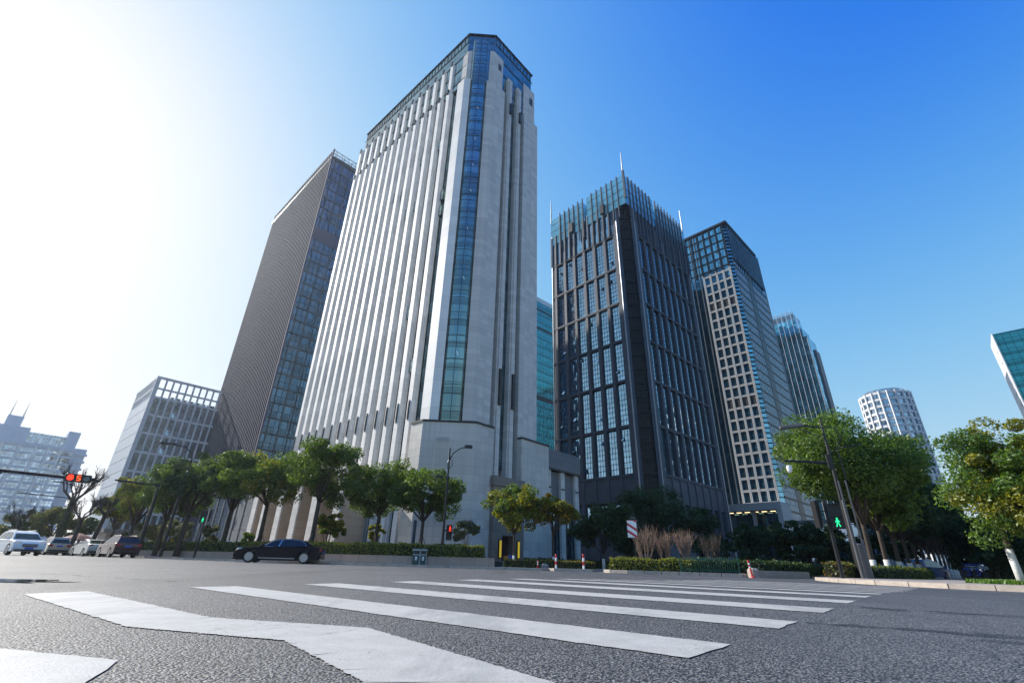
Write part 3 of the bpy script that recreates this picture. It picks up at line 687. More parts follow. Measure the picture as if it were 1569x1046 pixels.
g = MB(); crown(g, -.35, 15.2, -.35, 13.4, 94.5, 105.3); crown(g, 1.4, XE - 1.6, 1.4, YE - 1.6, 97, 103.6); crown(g, -.2, 6.0, 15.4, YE + .1, 94.5, 105); crown(g, 17.2, XE + .1, -.2, 6.0, 94.5, 104.6); g.build('crown_glass', M['clearteal'], T)
g = MB(); 
for z in (97.2, 100, 102.8): g.box(-.42, -.35, -.3, 13.4, z, z + .12); g.box(-.3, 15.2, -.42, -.35, z, z + .12); g.box(-.27, -.2, 15.4, YE, z, z + .12); g.box(17.2, XE, -.27, -.2, z, z + .12)
g.build('crown_rails', M['dark'], T)
fcL = MB().box(-.6, -.2, 0, .24, 90.5, 105.8).mesh('crown_fin', M['darkstone']); fcR = MB().box(0, .24, -.6, -.2, 90.5, 105.8).mesh('crown_fin', M['darkstone']); fsL = MB().box(-.5, .15, 0, .4, 86.2, 97.5).mesh('crown_fin', M['darkstone']); fsR = MB().box(0, .4, -.5, .15, 86.2, 97.5).mesh('crown_fin', M['darkstone'])
for k in range(12): 
    y = 1.9 * k + 1.9 + (1.6 if k >= 6 else 0); put('crown_fin', fcL, T, (0, y, 0)); put('crown_fin', fsL, T, (0, y + .9 + 3, 0)) if y + 3.9 < YE else None
for k in range(16):
    x = 1.9 * k + 1.9 + (1.4 if k >= 7 else 0); put('crown_fin', fcR, T, (x, 0, 0)); put('crown_fin', fsR, T, (x + .9 + 3, 0, 0)) if x + 3.9 < XE else None
MB().box(-.8, -.25, -.8, -.25, 96, 106.5).build('crown_fin', M['darkstone'], T)
for y in (7.0, 19.0): MB().box(-1.0, -.3, y, y + 1.3, 95.0, 98.6).build('lamp_box', M['dark'], T)
for x, y, z1 in ((-.3, -.3, 114.2), (-.1, YE, 114.0), (XE, -.1, 113.2)):
    MB().tube([(x, y, 104), (x, y, z1 - 4), (x, y, z1)], [.22, .17, .1], 6).build('mast', M['silver'], T)

# --- teal sliver behind
T = bld('teal_tower', 10.4, 178, 47, 'slender teal glass tower seen in the gap right of the tall stone tower', 'tower')
bx('wall', M['gl_teal'], T, 0, 16, 0, 12, 0, 105.5)
for k, z in enumerate((60, 92, 101)): bx('louvre_band', M['dark'], T, -.05, 16.05, -.05, 12, z, z + (2.0 if k == 0 else 1.0))
bx('roof_screen', M['whitegrid'], T, .4, 15.6, .4, 11.6, 105.5, 108)

# --- right tower with the sand-coloured grid
T = bld('grid_tower', 74.16, 129.94, 46, 'tower with a sand-coloured window grid and dark ribbed side, right of the dark tower', 'tower')
q = 1.35; MB().prism([(.5, q + .2), (q + .2, .5), (31, .5), (31, 30), (.5, 30)], 0, 111.3).build('core_wall', M['gl_right'], T)
fp = 3.42; z0, nrow, ncol = 17.3, 22, 4; pt = 2.28
g = MB()
for k in range(ncol + 1):
    y = q + k * pt - .02; g.box(-.02, .5, y, y + .2, 16, 93.5 - (k % 3) * .6); g.box(-.02, .5, y + .38, y + .58, 16, 93.5 - (k % 2) * .5); g.box(.08, .5, y + .2, y + .38, 16, 93)
for r in range(nrow + 1):
    z = z0 + r * fp; g.box(.04, .5, q, q + ncol * pt + .55, z - .36, z - .16); g.box(.04, .5, q, q + ncol * pt + .55, z + .04, z + .24); g.box(.12, .5, q, q + ncol * pt + .55, z - .16, z + .04)
g.build('facade_grid', M['beigegrid'], T)
wm = MB().box(.24, .49, 0, pt - .58, 0, fp - .6).mesh('window', M['gl_right']); wd = MB().box(.24, .49, 0, pt - .58, 0, fp - .6).mesh('window', M['recess'])
for r in range(nrow):
    for k in range(ncol): put('window', wd if r in (18, 8) else wm, T, (0, q + k * pt + .57, z0 + r * fp + .24))
up = MB()
for k in range(7): y = q + k * pt + .1; up.box(.0, .5, y, y + .14, 93, 111.5); up.box(.0, .5, y + .4, y + .54, 93, 111.5)
for r in range(5): up.box(.2, .5, q, 17, 94.5 + r * fp, 94.8 + r * fp)
up.build('upper_mullions', M['dark'], T)
g = MB()
for y in (12.0, 13.9, 15.8, 18): g.box(.1, .5, y, y + .16, 0, 111.5)
g.build('strip_mullions', M['greyclad'], T)
cc = MB()
for r in range(66): z = 14 + r * 1.48; cc.prism([(-.1, q), (q, -.1), (q, .6), (.6, q)], z, z + .1)
cc.build('corner_louvres', M['dark'], T)
fr_ = MB().box(0, .4, .4, .5, 0, 1).mesh('rib', M['concrete'])
for k in range(22):
    x = 1.6 + k * 1.36; top = 96.8 - k * .5 if k < 7 else 93
    if 8 <= k <= 11: continue
    o = put('rib', fr_, T, (x, 0, 8)); o.scale = (1, 1, top - 8)
rr = MB()
for r in range(24): rr.box(1.5, 31, .3, .5, 15 + r * fp, 15.5 + r * fp)
rr.build('transoms', M['dark'], T); bx('slot_wall', M['black'], T, 12.4, 17.0, .36, .52, 0, 111)
bx('side_glazing', M['gl_top'], T, 1.6, 30.9, .44, .51, 8, 97)
bx('upper_cladding', M['gl_top'], T, 1.5, 31.1, .1, .5, 97, 111.4); dk = MB().box(0, .25, -.2, 0, 96, 111.6).mesh('rib', M['dark'])
for k in range(16): put('rib', dk, T, (1.7 + k * 1.85, 0, 0))
bx('roof_coping', M['dark'], T, -.15, 28, -.25, 30, 111.4, 112.1); bx('setback_wall', M['greyclad'], T, 31, 33.5, .6, 28, 0, 100); bx('setback_wall', M['dark'], T, 28.2, 31.2, .4, 28, 100, 106)
g = MB(); g.box(-7, .4, -.8, .4, 0, 16.6); g.box(-7, .4, 15.5, 17, 0, 16.6); g.box(-7, .4, .4, 15.5, 14.8, 16.6); g.build('entrance_frame', M['concrete'], T)
g = MB(); g.box(-3, -.1, .4, 15.5, 8.2, 9.4); g.box(-5, -4.2, 6.5, 7.3, 0, 14.8); g.build('entrance_gallery', M['concrete'], T)
bx('entrance_glass', M['gl_win'], T, -.9, -.3, .4, 15.5, 0, 14.8)
M['warm'] = emit('warm_ceiling_light', (1, .75, .4), 2.0)
g = MB()
for k in range(6): g.box(-3.2, -2.6, 2 + k * 2.2, 3.2 + k * 2.2, 14.7, 14.78)
g.build('ceiling_lights', M['warm'], T)

# --- blue stepped tower
T = bld('blue_tower', 121.5, 171.2, 47, 'bright blue glass tower with stepped shoulder right of the sand-coloured grid', 'tower')
bx('wall', M['gl_blue'], T, 0, 11, 0, 24, 0, 88.3); bx('wall', M['gl_blue'], T, 1, 11, 1.4, 24, 88.3, 93); bx('wall', M['gl_blue'], T, 2, 11, 3.2, 24, 93, 98)
bx('side_wall', M['greyclad'], T, 6, 11.5, -.5, 24, 0, 84)
g = MB()
for k in range(13): g.box(-.16, 0, .1 + k * 1.85, .26 + k * 1.85, 0, 87.5 if k < 1 else (98 if k < 2 else 102))
g.build('fins', M['whitegrid'], T)
g = MB()
for k in range(22): g.box(1.9, 2.05, 3.2 + k * 1.0, 3.3 + k, 98, 102)
g.box(1.9, 2.05, 3.2, 24, 99.8, 100); g.box(1.9, 2.05, 3.2, 24, 101.5, 101.7); g.build('roof_screen', M['silver'], T)
bx('roof_glass', M['gl_pale'], T, 2.2, 11, 3.4, 24, 98, 101)

# --- white curved tower and its brown neighbour, far right
T = empty('curved_tower', tuple(spot(1359, 620, 300)), 0, 'white curved tower with ribbon windows rising behind the big tree', 'tower')
g = MB(); nn = 40; R_ = 10.8
g.m(0).lathe([(R_ - .4, 0), (R_ - .4, 83)], nn, (0, 0, 0)); g.build('window_bands', M['gl_pale'], T)
g = MB()
for k in range(25):
    z = 1 + k * 3.4; g.lathe([(R_ - .3, z), (R_, z), (R_, z + 1.15), (R_ - .3, z + 1.15)], nn)
for k in range(0, nn, 2):
    th = 2 * math.pi * (k + .5) / nn; g.box(R_ * math.cos(th) - .35, R_ * math.cos(th) + .35, R_ * math.sin(th) - .35, R_ * math.sin(th) + .35, 0, 84)
g.build('facade_bands', M['white'], T); MB().lathe([(R_ - 2, 83), (R_ - 2, 85.5)], 30).build('roof_drum', M['gl_pale'], T)
T = bld('brown_tower', 219.5, 246, 42, 'slim brown apartment tower beside the white curved tower', 'tower')
bx('wall', M['brownrender'], T, -2, 7.5, 0, 14, 0, 70); bx('roof', M['brownrender'], T, -1, 5.4, .5, 10, 70, 71.5)
g = MB()
for k in range(20): g.box(-1.4, -.3, -.06, 0, 3 + k * 3.3, 4.6 + k * 3.3); g.box(.8, 2.2, -.06, 0, 3 + k * 3.3, 4.6 + k * 3.3); g.box(4, 6, -.06, 0, 3 + k * 3.3, 4.6 + k * 3.3)
g.build('window_rows', M['gl_win'], T)

# --- teal ribbed slab at the right edge
T = empty('ribbed_slab', (166.9, 143.35, 0), math.radians(90 - 133), 'teal ribbed office slab with a plain white end wall at the right edge', 'building')
bx('wall', M['gl_teal'], T, 0, 40, 0, 14, 0, 76.6)
g = MB()
for k in range(36): g.box(.4 + k * 1.1, .62 + k * 1.1, -.5, 0, 0, 71.5 if k > 0 else 76)
g.build('ribs', M['gl_teal'], T)
bx('end_wall', M['white'], T, -.25, 0, -.5, 14, 0, 76.9)
g = MB()
for k in range(18): g.box(-.3, -.24, 4.0, 4.8, 6 + k * 3.8, 7 + k * 3.8)
g.build('vent_openings', M['dark'], T)

# ------------------------------------------------------------------ vegetation
def leaf_cloud(cents, rads, per, size, rng, flat=.35, squash=.75, tri=0):
    """quads scattered through balls: (n,3) vertices and (m,4) faces"""
    P = []
    for c, r in zip(cents, rads):
        n = int(per); d = rng.normal(size=(n, 3)); d /= np.linalg.norm(d, axis=1)[:, None]
        rr = r * (.45 + .6 * rng.random(n) ** .6)[:, None]; d2 = d.copy(); d2[:, 2] *= squash
        P.append(np.hstack([np.asarray(c)[None, :] + d2 * rr, d]))
    P = np.vstack(P); p, d = P[:, :3], P[:, 3:]; n = len(p)
    nr = d * flat + rng.normal(size=(n, 3)) * .6 + np.array([0, 0, .35]); nr /= np.linalg.norm(nr, axis=1)[:, None]
    t = np.cross(nr, rng.normal(size=(n, 3))); t /= np.linalg.norm(t, axis=1)[:, None]; b = np.cross(nr, t)
    s = (size * (.6 + .8 * rng.random(n)))[:, None]
    a = p + t * s; c = p - t * s; e = p + b * s * .55 + nr * s * .12; f = p - b * s * .55 + nr * s * .12
    v = np.stack([a, e, c, f], 1).reshape(-1, 3); q = np.arange(n * 4).reshape(n, 4); return v, q
def crown_clumps(cz, rx, ry, rz, n, rng, cr):
    """clump centres gathered into a few big uneven lobes, so the outline bulges and gaps open between them"""
    nl = max(4, min(11, n // 9)); lobes = [(np.array([0, 0, cz + rz * .38]), .62)]
    for i in range(nl):
        a = 2 * math.pi * (i + rng.random() * .8) / nl; e = rng.uniform(-.75, .7)
        lobes.append((np.array([math.cos(a) * rx * .62 * math.sqrt(max(.15, 1 - e * e * .8)), math.sin(a) * ry * .62 * math.sqrt(max(.15, 1 - e * e * .8)), cz + e * rz * .72]), rng.uniform(.42, .66)))
    out = []; rad = []
    for i in range(n):
        c, k = lobes[i % len(lobes)]; d = rng.normal(size=3); d /= np.linalg.norm(d); d[2] = d[2] * .8 + .1
        out.append(c + d * np.array([rx, ry, rz]) * k * (.35 + .65 * rng.random() ** .5)); rad.append(cr * (.55 + .75 * rng.random()))
    return out, rad
def tree(name, x, y, z, h, cz, rx, rz, label, leaf='leaf', n=46, per=210, size=.115, seed=1, group=None, trunk_r=.16, wash=0.0, stakes=False, fork=None, lean=0.0, cat='tree', leaf2=None, bark='bark', ry=None, shift=(0, 0)):
    """trunk that forks into limbs, crown of leaf clumps; cz, rz = crown centre height and half height"""
    rng = np.random.default_rng(seed); rd = random.Random(seed)
    T = empty(name, (x, y, z), 0, label, cat, group)
    cr = max(rx, rz) * .23; n = int(n * 1.5); cl, ra = crown_clumps(cz, rx, ry or rx, rz, n, rng, cr); cl = [c + np.array([shift[0], shift[1], 0]) for c in cl]
    fork = fork or max(.8, cz - rz * .9); g = MB(); top = Vector((lean * fork, rd.uniform(-.1, .1), fork))
    g.tube([(0, 0, -.1), (lean * fork * .3, .02, fork * .35), (lean * fork * .75, -.03, fork * .75), top], [trunk_r * 1.25, trunk_r, trunk_r * .9, trunk_r * .85], 9)
    idx = list(range(len(cl))); rd.shuffle(idx)
    for i in idx[:min(12, len(cl))]:
        e = Vector(cl[i]); mid = top.lerp(e, .45) + Vector((0, 0, (e.z - top.z) * .12)) + Vector((rd.uniform(-.2, .2), rd.uniform(-.2, .2), 0))
        g.tube([top + Vector((0, 0, -.25)), mid, e], [trunk_r * .55, trunk_r * .32, trunk_r * .1], 5)
    g.build('trunk', M[bark], T, True)
    v, q = leaf_cloud(cl, ra, per, size, rng)
    mi = None; ms = [M[leaf]]
    if leaf2:
        ms.append(M[leaf2]); f = np.repeat(rng.random(len(cl)) < .4, int(per)); mi = f.astype(np.int32)
    put('crown', quadmesh('crown', v, q, ms, mi=mi), T)
    if wash: MB().tube([(0, 0, -.1), (0, .01, wash)], [trunk_r * 1.32, trunk_r * 1.16], 10).build('lime_wash', M['limewash'], T, True)
    if stakes:
        for k in range(3):
            a = k * 2.1 + .5; MB().tube([(math.cos(a) * .95, math.sin(a) * .95, 0), (math.cos(a) * .12, math.sin(a) * .12, 1.9)], .035, 5).build('stake', M['palebark'], T)
    return T
def ptree(name, px, d, ptop, pbot, halfw_px, label, z=.1, pyb=850, **k):
    """tree placed by bearing and distance; its crown spans the two elevations"""
    p = spot(px, pyb, d, z); xt = k.pop('xt', px + (pyb - ptop) * (820 - px) / 1800.0 * -1 * -1)
    zt = hgt(xt, ptop, d) - z; zb = hgt((px + xt) / 2, pbot, d) - z
    c2 = (p.y / math.hypot(p.x, p.y)) ** 2; hw = halfw_px * d / FPX * c2 * k.pop('ws', 1.12)
    return tree(name, p.x, p.y, z, zt, (zt + zb) / 2, hw * .9, (zt - zb) / 2 * 1.0, label, **k)
G1 = 'evergreen street trees along the left pavement'; G2 = 'street trees in a receding row on the right pavement'
# left row, from the tower corner outwards
ptree('evergreen_tree', 644, 46, 712, 800, 44, 'slim dark evergreen on three stakes, just left of the double bin', pyb=839, z=.5, leaf='leaf', seed=11, group=G1, ws=1.32, stakes=True, n=44, xt=662)
ptree('evergreen_tree', 575, 48, 706, 792, 48, 'round evergreen on stakes between the portico and the slim staked tree', pyb=832, z=.5, seed=12, group=G1, ws=1.32, stakes=True, n=50, xt=590)
ptree('evergreen_tree', 477, 47, 677, 772, 52, 'broad evergreen with forked trunk right behind the black saloon', pyb=830, z=.5, seed=13, group=G1, ws=1.32, n=62, stakes=True, xt=488, trunk_r=.2)
ptree('evergreen_tree', 397, 53, 681, 775, 50, 'evergreen with golden patches above the nose of the black saloon', pyb=828, z=.5, seed=14, group=G1, ws=1.32, leaf2='leaf_yellow', n=56, xt=402, trunk_r=.2, stakes=True)
ptree('evergreen_tree', 341, 55, 690, 785, 44, 'dark evergreen behind the low white parked car', pyb=832, z=.5, seed=15, group=G1, ws=1.32, n=54, xt=346, trunk_r=.22)
ptree('evergreen_tree', 275, 58, 684, 790, 50, 'tall dark evergreen directly behind the curved street lamp', pyb=832, z=.3, seed=16, group=G1, ws=1.32, leaf='leaf_dark', leaf2='leaf', n=64, xt=300, trunk_r=.24)
ptree('evergreen_tree', 242, 62, 700, 800, 42, 'evergreen seen between the bare mast pole and the curved street lamp', pyb=832, z=.3, seed=17, group=G1, ws=1.32, leaf='leaf', n=54, xt=240, trunk_r=.22)
ptree('evergreen_tree', 197, 68, 728, 808, 36, 'loose light green tree above the dark red car', pyb=826, z=.2, seed=18, group=G1, ws=1.32, leaf='leaf_yellow', leaf2='leaf', n=46, xt=205, trunk_r=.2)
ptree('evergreen_tree', 170, 76, 750, 812, 30, 'small sunlit green tree between the cream and dark red cars', pyb=824, z=.2, seed=19, group=G1, ws=1.32, leaf='leaf_yellow', leaf2='leaf', n=34, xt=178)
ptree('shrub_tree', 74, 82, 772, 826, 36, 'olive brown bushy tree behind the beige people carrier', pyb=830, z=0, seed=20, leaf='leaf_olive', n=36, xt=76)
ptree('shrub_tree', 20, 88, 778, 828, 40, 'dull olive thicket tree behind the white off-roader', pyb=830, z=0, seed=21, leaf='leaf_olive', leaf2='leaf_dark', n=34, xt=24)
ptree('shrub_tree', 120, 90, 788, 828, 30, 'dark low tree behind the cream saloon', pyb=830, z=0, seed=24, leaf='leaf_dark', n=26, xt=122)
ptree('garden_bush', 500, 51, 781, 832, 25, 'round light green bush beside the forked trunk of the broad evergreen', pyb=832, z=.4, seed=22, leaf='leaf_yellow', leaf2='leaf', n=26, per=130, cat='bush', fork=.5, trunk_r=.06)
ptree('garden_bush', 713, 47, 789, 836, 20, 'airy grey green bush before the blank stone corner of the tower', pyb=836, z=.5, seed=23, leaf='leaf_grey', n=18, per=90, cat='bush', fork=.9, trunk_r=.05, bark='palebark', xt=724)
ptree('garden_bush', 318, 62, 800, 836, 18, 'pale green rounded bush left of the low parked car', pyb=836, z=.3, seed=25, leaf='leaf_grey', n=18, per=110, cat='bush', fork=.4, trunk_r=.05)
ptree('garden_bush', 378, 56, 812, 836, 12, 'small clipped dark bush right of the low parked car', pyb=838, z=.3, seed=26, leaf='leaf', n=14, per=100, cat='bush', fork=.3, trunk_r=.05)
ptree('garden_bush', 214, 72, 800, 834, 30, 'brownish bush behind the hedge left of the curved lamp', pyb=836, z=.2, seed=27, leaf='leaf_olive', n=20, per=110, cat='bush', fork=.3, trunk_r=.05)
ptree('garden_bush', 262, 70, 796, 836, 26, 'grey brown bush behind the hedge right of the curved lamp', pyb=836, z=.2, seed=28, leaf='leaf_grey', leaf2='leaf_olive', n=20, per=110, cat='bush', fork=.3, trunk_r=.05)
ptree('garden_bush', 572, 52, 798, 832, 14, 'small sunlit bush under the round staked evergreen', pyb=832, z=.4, seed=29, leaf='leaf_yellow', n=12, per=100, cat='bush', fork=.3, trunk_r=.05)
# in front of the right face
G3 = 'young street trees before the tower entrance'
ptree('young_tree', 787, 46.5, 739, 820, 37, 'sunlit yellow green tree in front of the dark entrance portal', pyb=861, z=.15, seed=31, group=G3, leaf='leaf_yellow', leaf2='leaf', n=44, per=150, wash=.9, trunk_r=.09, xt=783)
ptree('young_tree', 848, 47, 753, 822, 34, 'small golden topped tree right of the entrance, before the low wing', pyb=863, z=.15, seed=32, group=G3, leaf='leaf_yellow', leaf2='leaf_gold', n=40, per=140, wash=.9, trunk_r=.09, xt=846)
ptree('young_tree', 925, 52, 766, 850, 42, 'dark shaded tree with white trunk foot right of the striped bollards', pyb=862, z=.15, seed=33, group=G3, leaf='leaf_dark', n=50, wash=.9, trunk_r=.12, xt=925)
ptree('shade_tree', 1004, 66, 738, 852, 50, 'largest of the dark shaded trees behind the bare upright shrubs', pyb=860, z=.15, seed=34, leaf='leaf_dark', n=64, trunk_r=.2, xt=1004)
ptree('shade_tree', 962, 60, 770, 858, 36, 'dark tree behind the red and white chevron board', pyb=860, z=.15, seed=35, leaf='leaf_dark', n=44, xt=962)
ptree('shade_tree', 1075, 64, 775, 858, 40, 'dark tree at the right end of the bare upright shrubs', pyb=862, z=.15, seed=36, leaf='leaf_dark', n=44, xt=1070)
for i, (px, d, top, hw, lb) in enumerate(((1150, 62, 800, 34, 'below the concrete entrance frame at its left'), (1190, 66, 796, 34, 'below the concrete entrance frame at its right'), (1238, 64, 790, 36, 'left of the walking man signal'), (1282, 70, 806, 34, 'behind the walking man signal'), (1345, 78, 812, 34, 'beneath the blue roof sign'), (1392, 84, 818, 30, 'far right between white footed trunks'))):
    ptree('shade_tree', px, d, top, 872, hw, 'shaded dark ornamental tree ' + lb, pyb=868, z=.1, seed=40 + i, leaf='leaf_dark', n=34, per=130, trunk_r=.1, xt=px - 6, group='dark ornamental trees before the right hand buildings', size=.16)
# right pavement
ptree('camphor_tree', 1340, 38.5, 622, 800, 108, 'big sunlit evergreen over the street lamp on the right pavement', pyb=870, z=.13, seed=51, n=170, per=280, size=.085, ws=1.06, wash=1.0, trunk_r=.15, xt=1308, group=G2, leaf='leaf_fresh', leaf2='leaf', fork=3.2)
ptree('camphor_tree', 1563, 26, 640, 842, 118, 'yellowing bushy tree at the right edge above the grass', pyb=884, z=.13, seed=52, n=120, per=330, size=.06, wash=1.15, trunk_r=.095, xt=1535, leaf='leaf_fresh', leaf2='leaf_yellow', group=G2, fork=2.2, ws=.98, shift=(.75, -.75))
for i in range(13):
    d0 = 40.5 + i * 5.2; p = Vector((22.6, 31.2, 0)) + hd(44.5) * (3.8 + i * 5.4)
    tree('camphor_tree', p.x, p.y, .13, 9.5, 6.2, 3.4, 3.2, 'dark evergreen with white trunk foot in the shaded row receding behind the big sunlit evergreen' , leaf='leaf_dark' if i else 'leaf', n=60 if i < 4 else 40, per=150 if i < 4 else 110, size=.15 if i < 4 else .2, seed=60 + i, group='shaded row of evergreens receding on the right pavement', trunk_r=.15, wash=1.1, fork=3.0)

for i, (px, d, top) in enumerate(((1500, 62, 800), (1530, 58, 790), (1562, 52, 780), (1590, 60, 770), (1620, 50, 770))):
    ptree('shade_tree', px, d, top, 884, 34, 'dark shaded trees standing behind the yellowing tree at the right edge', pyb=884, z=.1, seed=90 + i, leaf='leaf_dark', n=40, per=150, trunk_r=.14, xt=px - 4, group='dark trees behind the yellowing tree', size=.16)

def branch(g, p, d, ln, r, lev, rd, spread=.55, up=.15):
    mid = p + d * ln * .5 + Vector((rd.uniform(-1, 1), rd.uniform(-1, 1), rd.uniform(-.3, .5))) * ln * .07; e = p + d * ln
    g.tube([p, mid, e], [r, r * .8, r * .62], 5 if lev > 1 else 3, cap=False)
    if lev == 0: return
    for k in range(rd.choice((2, 3, 3, 4))):
        nd = (d + Vector((rd.uniform(-1, 1), rd.uniform(-1, 1), rd.uniform(-.5, .8))) * spread + Vector((0, 0, up))).normalized()
        branch(g, p.lerp(e, rd.uniform(.6, 1.0)), nd, ln * rd.uniform(.6, .85), r * .58, lev - 1, rd, spread, up)
def bare(name, px, pyb, d, trunk, r, lev, label, seed, z=0, group=None, lean=(0, 0), m='bark', ivy=False, cat='tree'):
    rd = random.Random(seed); p = spot(px, pyb, d, z); T = empty(name, p, 0, label, cat, group)
    g = MB(); top = Vector((lean[0], lean[1], trunk)); g.tube([(0, 0, -.1), top * .5, top], [r * 1.3, r, r * .85], 8, cap=False); g.build('trunk', M[m], T, True)
    g = MB()
    for k in range(5):
        a = k * 1.26 + rd.uniform(0, .6); branch(g, top + Vector((0, 0, -.2)), Vector((math.cos(a) * .8, math.sin(a) * .8, .8)).normalized(), trunk * rd.uniform(.2, .3), r * .5, lev + 1, rd)
    g.build('branches', M[m], T)
    if ivy:
        rng = np.random.default_rng(seed); v, q = leaf_cloud([(top.x * t_, top.y * t_, trunk * t_) for t_ in np.linspace(.05, 1, 14)], [r * 1.7] * 14, 60, .1, rng); put('ivy', quadmesh('ivy', v, q, M['leaf_dark']), T)
    return T
GB = 'bare winter trees at left'
bare('bare_tree', 86, 829, 74, 5.6, .28, 3, 'thick ivy-clad bare trunk behind the left signal head', 1, group=GB, ivy=True)
bare('bare_tree', 111, 831, 70, 3.6, .2, 4, 'slender bare tree just right of the ivy-clad trunk', 2, group=GB)
bare('bare_tree', 141, 824, 72, 4.2, .22, 4, 'bare tree with spreading twigs before the gridded block', 3, group=GB, lean=(.5, 0))
bare('bare_tree', 18, 826, 84, 3.4, .17, 4, 'bare tree at the far left behind the white off-roader', 4, group=GB)
bare('bare_tree', 50, 826, 90, 3.6, .17, 4, 'bare tree at the far left before the pale apartment slab', 5, group=GB)
bare('bare_tree', 428, 826, 55, .8, .05, 4, 'low leafless shrub between the trunks left of the broad evergreen', 6, z=.4, group=GB)
bare('bare_tree', 672, 838, 49, .7, .04, 4, 'low leafless shrub at the blank stone corner', 7, z=.4, group=GB)
def vase(px, d, h, wd, label, seed, m='palebark', pyb=862, z=.3):
    rd = random.Random(seed); p = spot(px, pyb, d, z); T = empty('bare_shrub', p, 0, label, 'shrub', 'bare upright shrubs on the planted island'); g = MB(); st = MB()
    for k in range(9):
        a = k * .7 + rd.uniform(-.3, .3); q = Vector((math.cos(a), math.sin(a), 0)); b0 = q * rd.uniform(.04, .2); b1 = q * wd * rd.uniform(.25, .75) + Vector((0, 0, h * rd.uniform(.4, .5)))
        st.tube([b0, b0.lerp(b1, .5) + Vector((0, 0, .15)), b1], [.055, .042, .03], 5)
        for j in range(7):
            s = b0.lerp(b1, rd.uniform(.5, 1)); e = s + q * wd * rd.uniform(-.1, .45) + Vector((rd.uniform(-.35, .35), rd.uniform(-.35, .35), h * rd.uniform(.25, .55)))
            e.z = min(e.z, h * rd.uniform(.85, 1.03)); mm = s.lerp(e, .5) + Vector((rd.uniform(-.08, .08), rd.uniform(-.08, .08), .06))
            g.tube([s, mm, e], [.02, .014, .006], 3, cap=False)
            for i in range(2):
                e2 = mm + Vector((rd.uniform(-.3, .3), rd.uniform(-.3, .3), rd.uniform(.25, .7))); g.tube([mm, e2], [.01, .005], 3, cap=False)
    st.build('stem', M[m], T); g.build('twigs', M[m], T)
vase(990, 38, 3.3, 1.0, 'tallest and leftmost of the bare upright shrubs, beside the chevron board', 1)
vase(1021, 38.5, 2.9, .95, 'middle one of three pale bare upright shrubs', 2)
vase(1052, 38.5, 3.0, .85, 'pale bare upright shrub right of the other two pale ones', 3)
vase(1095, 40, 2.8, .9, 'dim shaded bare shrub at the right end of the group', 4, m='bark')

def hedge(name, pts, w, h, label, leaf='leaf_hedge', leaf2=None, seed=1, z=.12, dens=260, size=.055, rough=.08):
    """clipped hedge along a line: dark twiggy inside, leaves all over its faces"""
    rng = np.random.default_rng(seed); T = empty(name, (pts[0][0], pts[0][1], z), 0, label, 'hedge'); g = MB(); P = []; N = []
    o = Vector((pts[0][0], pts[0][1], 0))
    for a, b in zip(pts[:-1], pts[1:]):
        a = Vector((*a, 0)) - o; b = Vector((*b, 0)) - o; d = (b - a); L = d.length; d.normalize(); n = Vector((d.y, -d.x, 0))
        q = [a - n * w / 2 * .86, b - n * w / 2 * .86, b + n * w / 2 * .86, a + n * w / 2 * .86]; g.prism([(p.x, p.y) for p in q][::-1], 0, h * .93)
        def addf(cnt, fn, nn):
            s = rng.random((cnt, 2)); pp = np.array([fn(x, y) for x, y in s]); P.append(pp + rng.normal(size=(cnt, 3)) * size * .8); N.append(np.repeat(np.array([nn]), cnt, 0))
        bump = lambda s: rough * (math.sin(s * L * 1.7 + seed) + math.sin(s * L * 4.1 + 2 * seed)) * .5
        addf(int(L * h * dens), lambda s, t: tuple(a + d * (s * L) + n * (w / 2 + bump(s) * .6) + Vector((0, 0, t * (h + bump(s))))), tuple(n))
        addf(int(L * w * dens), lambda s, t: tuple(a + d * (s * L) + n * (w * (t - .5)) + Vector((0, 0, h + bump(s)))), (0, 0, 1))
        addf(int(L * h * dens * .25), lambda s, t: tuple(a + d * (s * L) - n * (w / 2) + Vector((0, 0, t * h))), tuple(-n))
        addf(int(w * h * dens), lambda s, t: tuple(a + n * (w * (s - .5)) + Vector((0, 0, t * h))), tuple(-d)); addf(int(w * h * dens), lambda s, t: tuple(b + n * (w * (s - .5)) + Vector((0, 0, t * h))), tuple(d))
    g.build('branchwork', M['soil'], T)
    p = np.vstack(P); nn = np.vstack(N); m = len(p); nr = nn * .8 + rng.normal(size=(m, 3)) * .6; nr /= np.linalg.norm(nr, axis=1)[:, None]
    t = np.cross(nr, rng.normal(size=(m, 3))); t /= np.linalg.norm(t, axis=1)[:, None]; b = np.cross(nr, t); s = (size * (.7 + .8 * rng.random(m)))[:, None]
    v = np.stack([p + t * s, p + b * s * .6, p - t * s, p - b * s * .6], 1).reshape(-1, 3); q = np.arange(m * 4).reshape(m, 4)
    ms = [M[leaf]]; mi = None
    if leaf2: ms.append(M[leaf2]); mi = (rng.random(m) < .45).astype(np.int32)
    put('foliage', quadmesh('foliage', v, q, ms, mi=mi), T); return T
def S(px, py, d): p = spot(px, py, d); return (p.x, p.y)
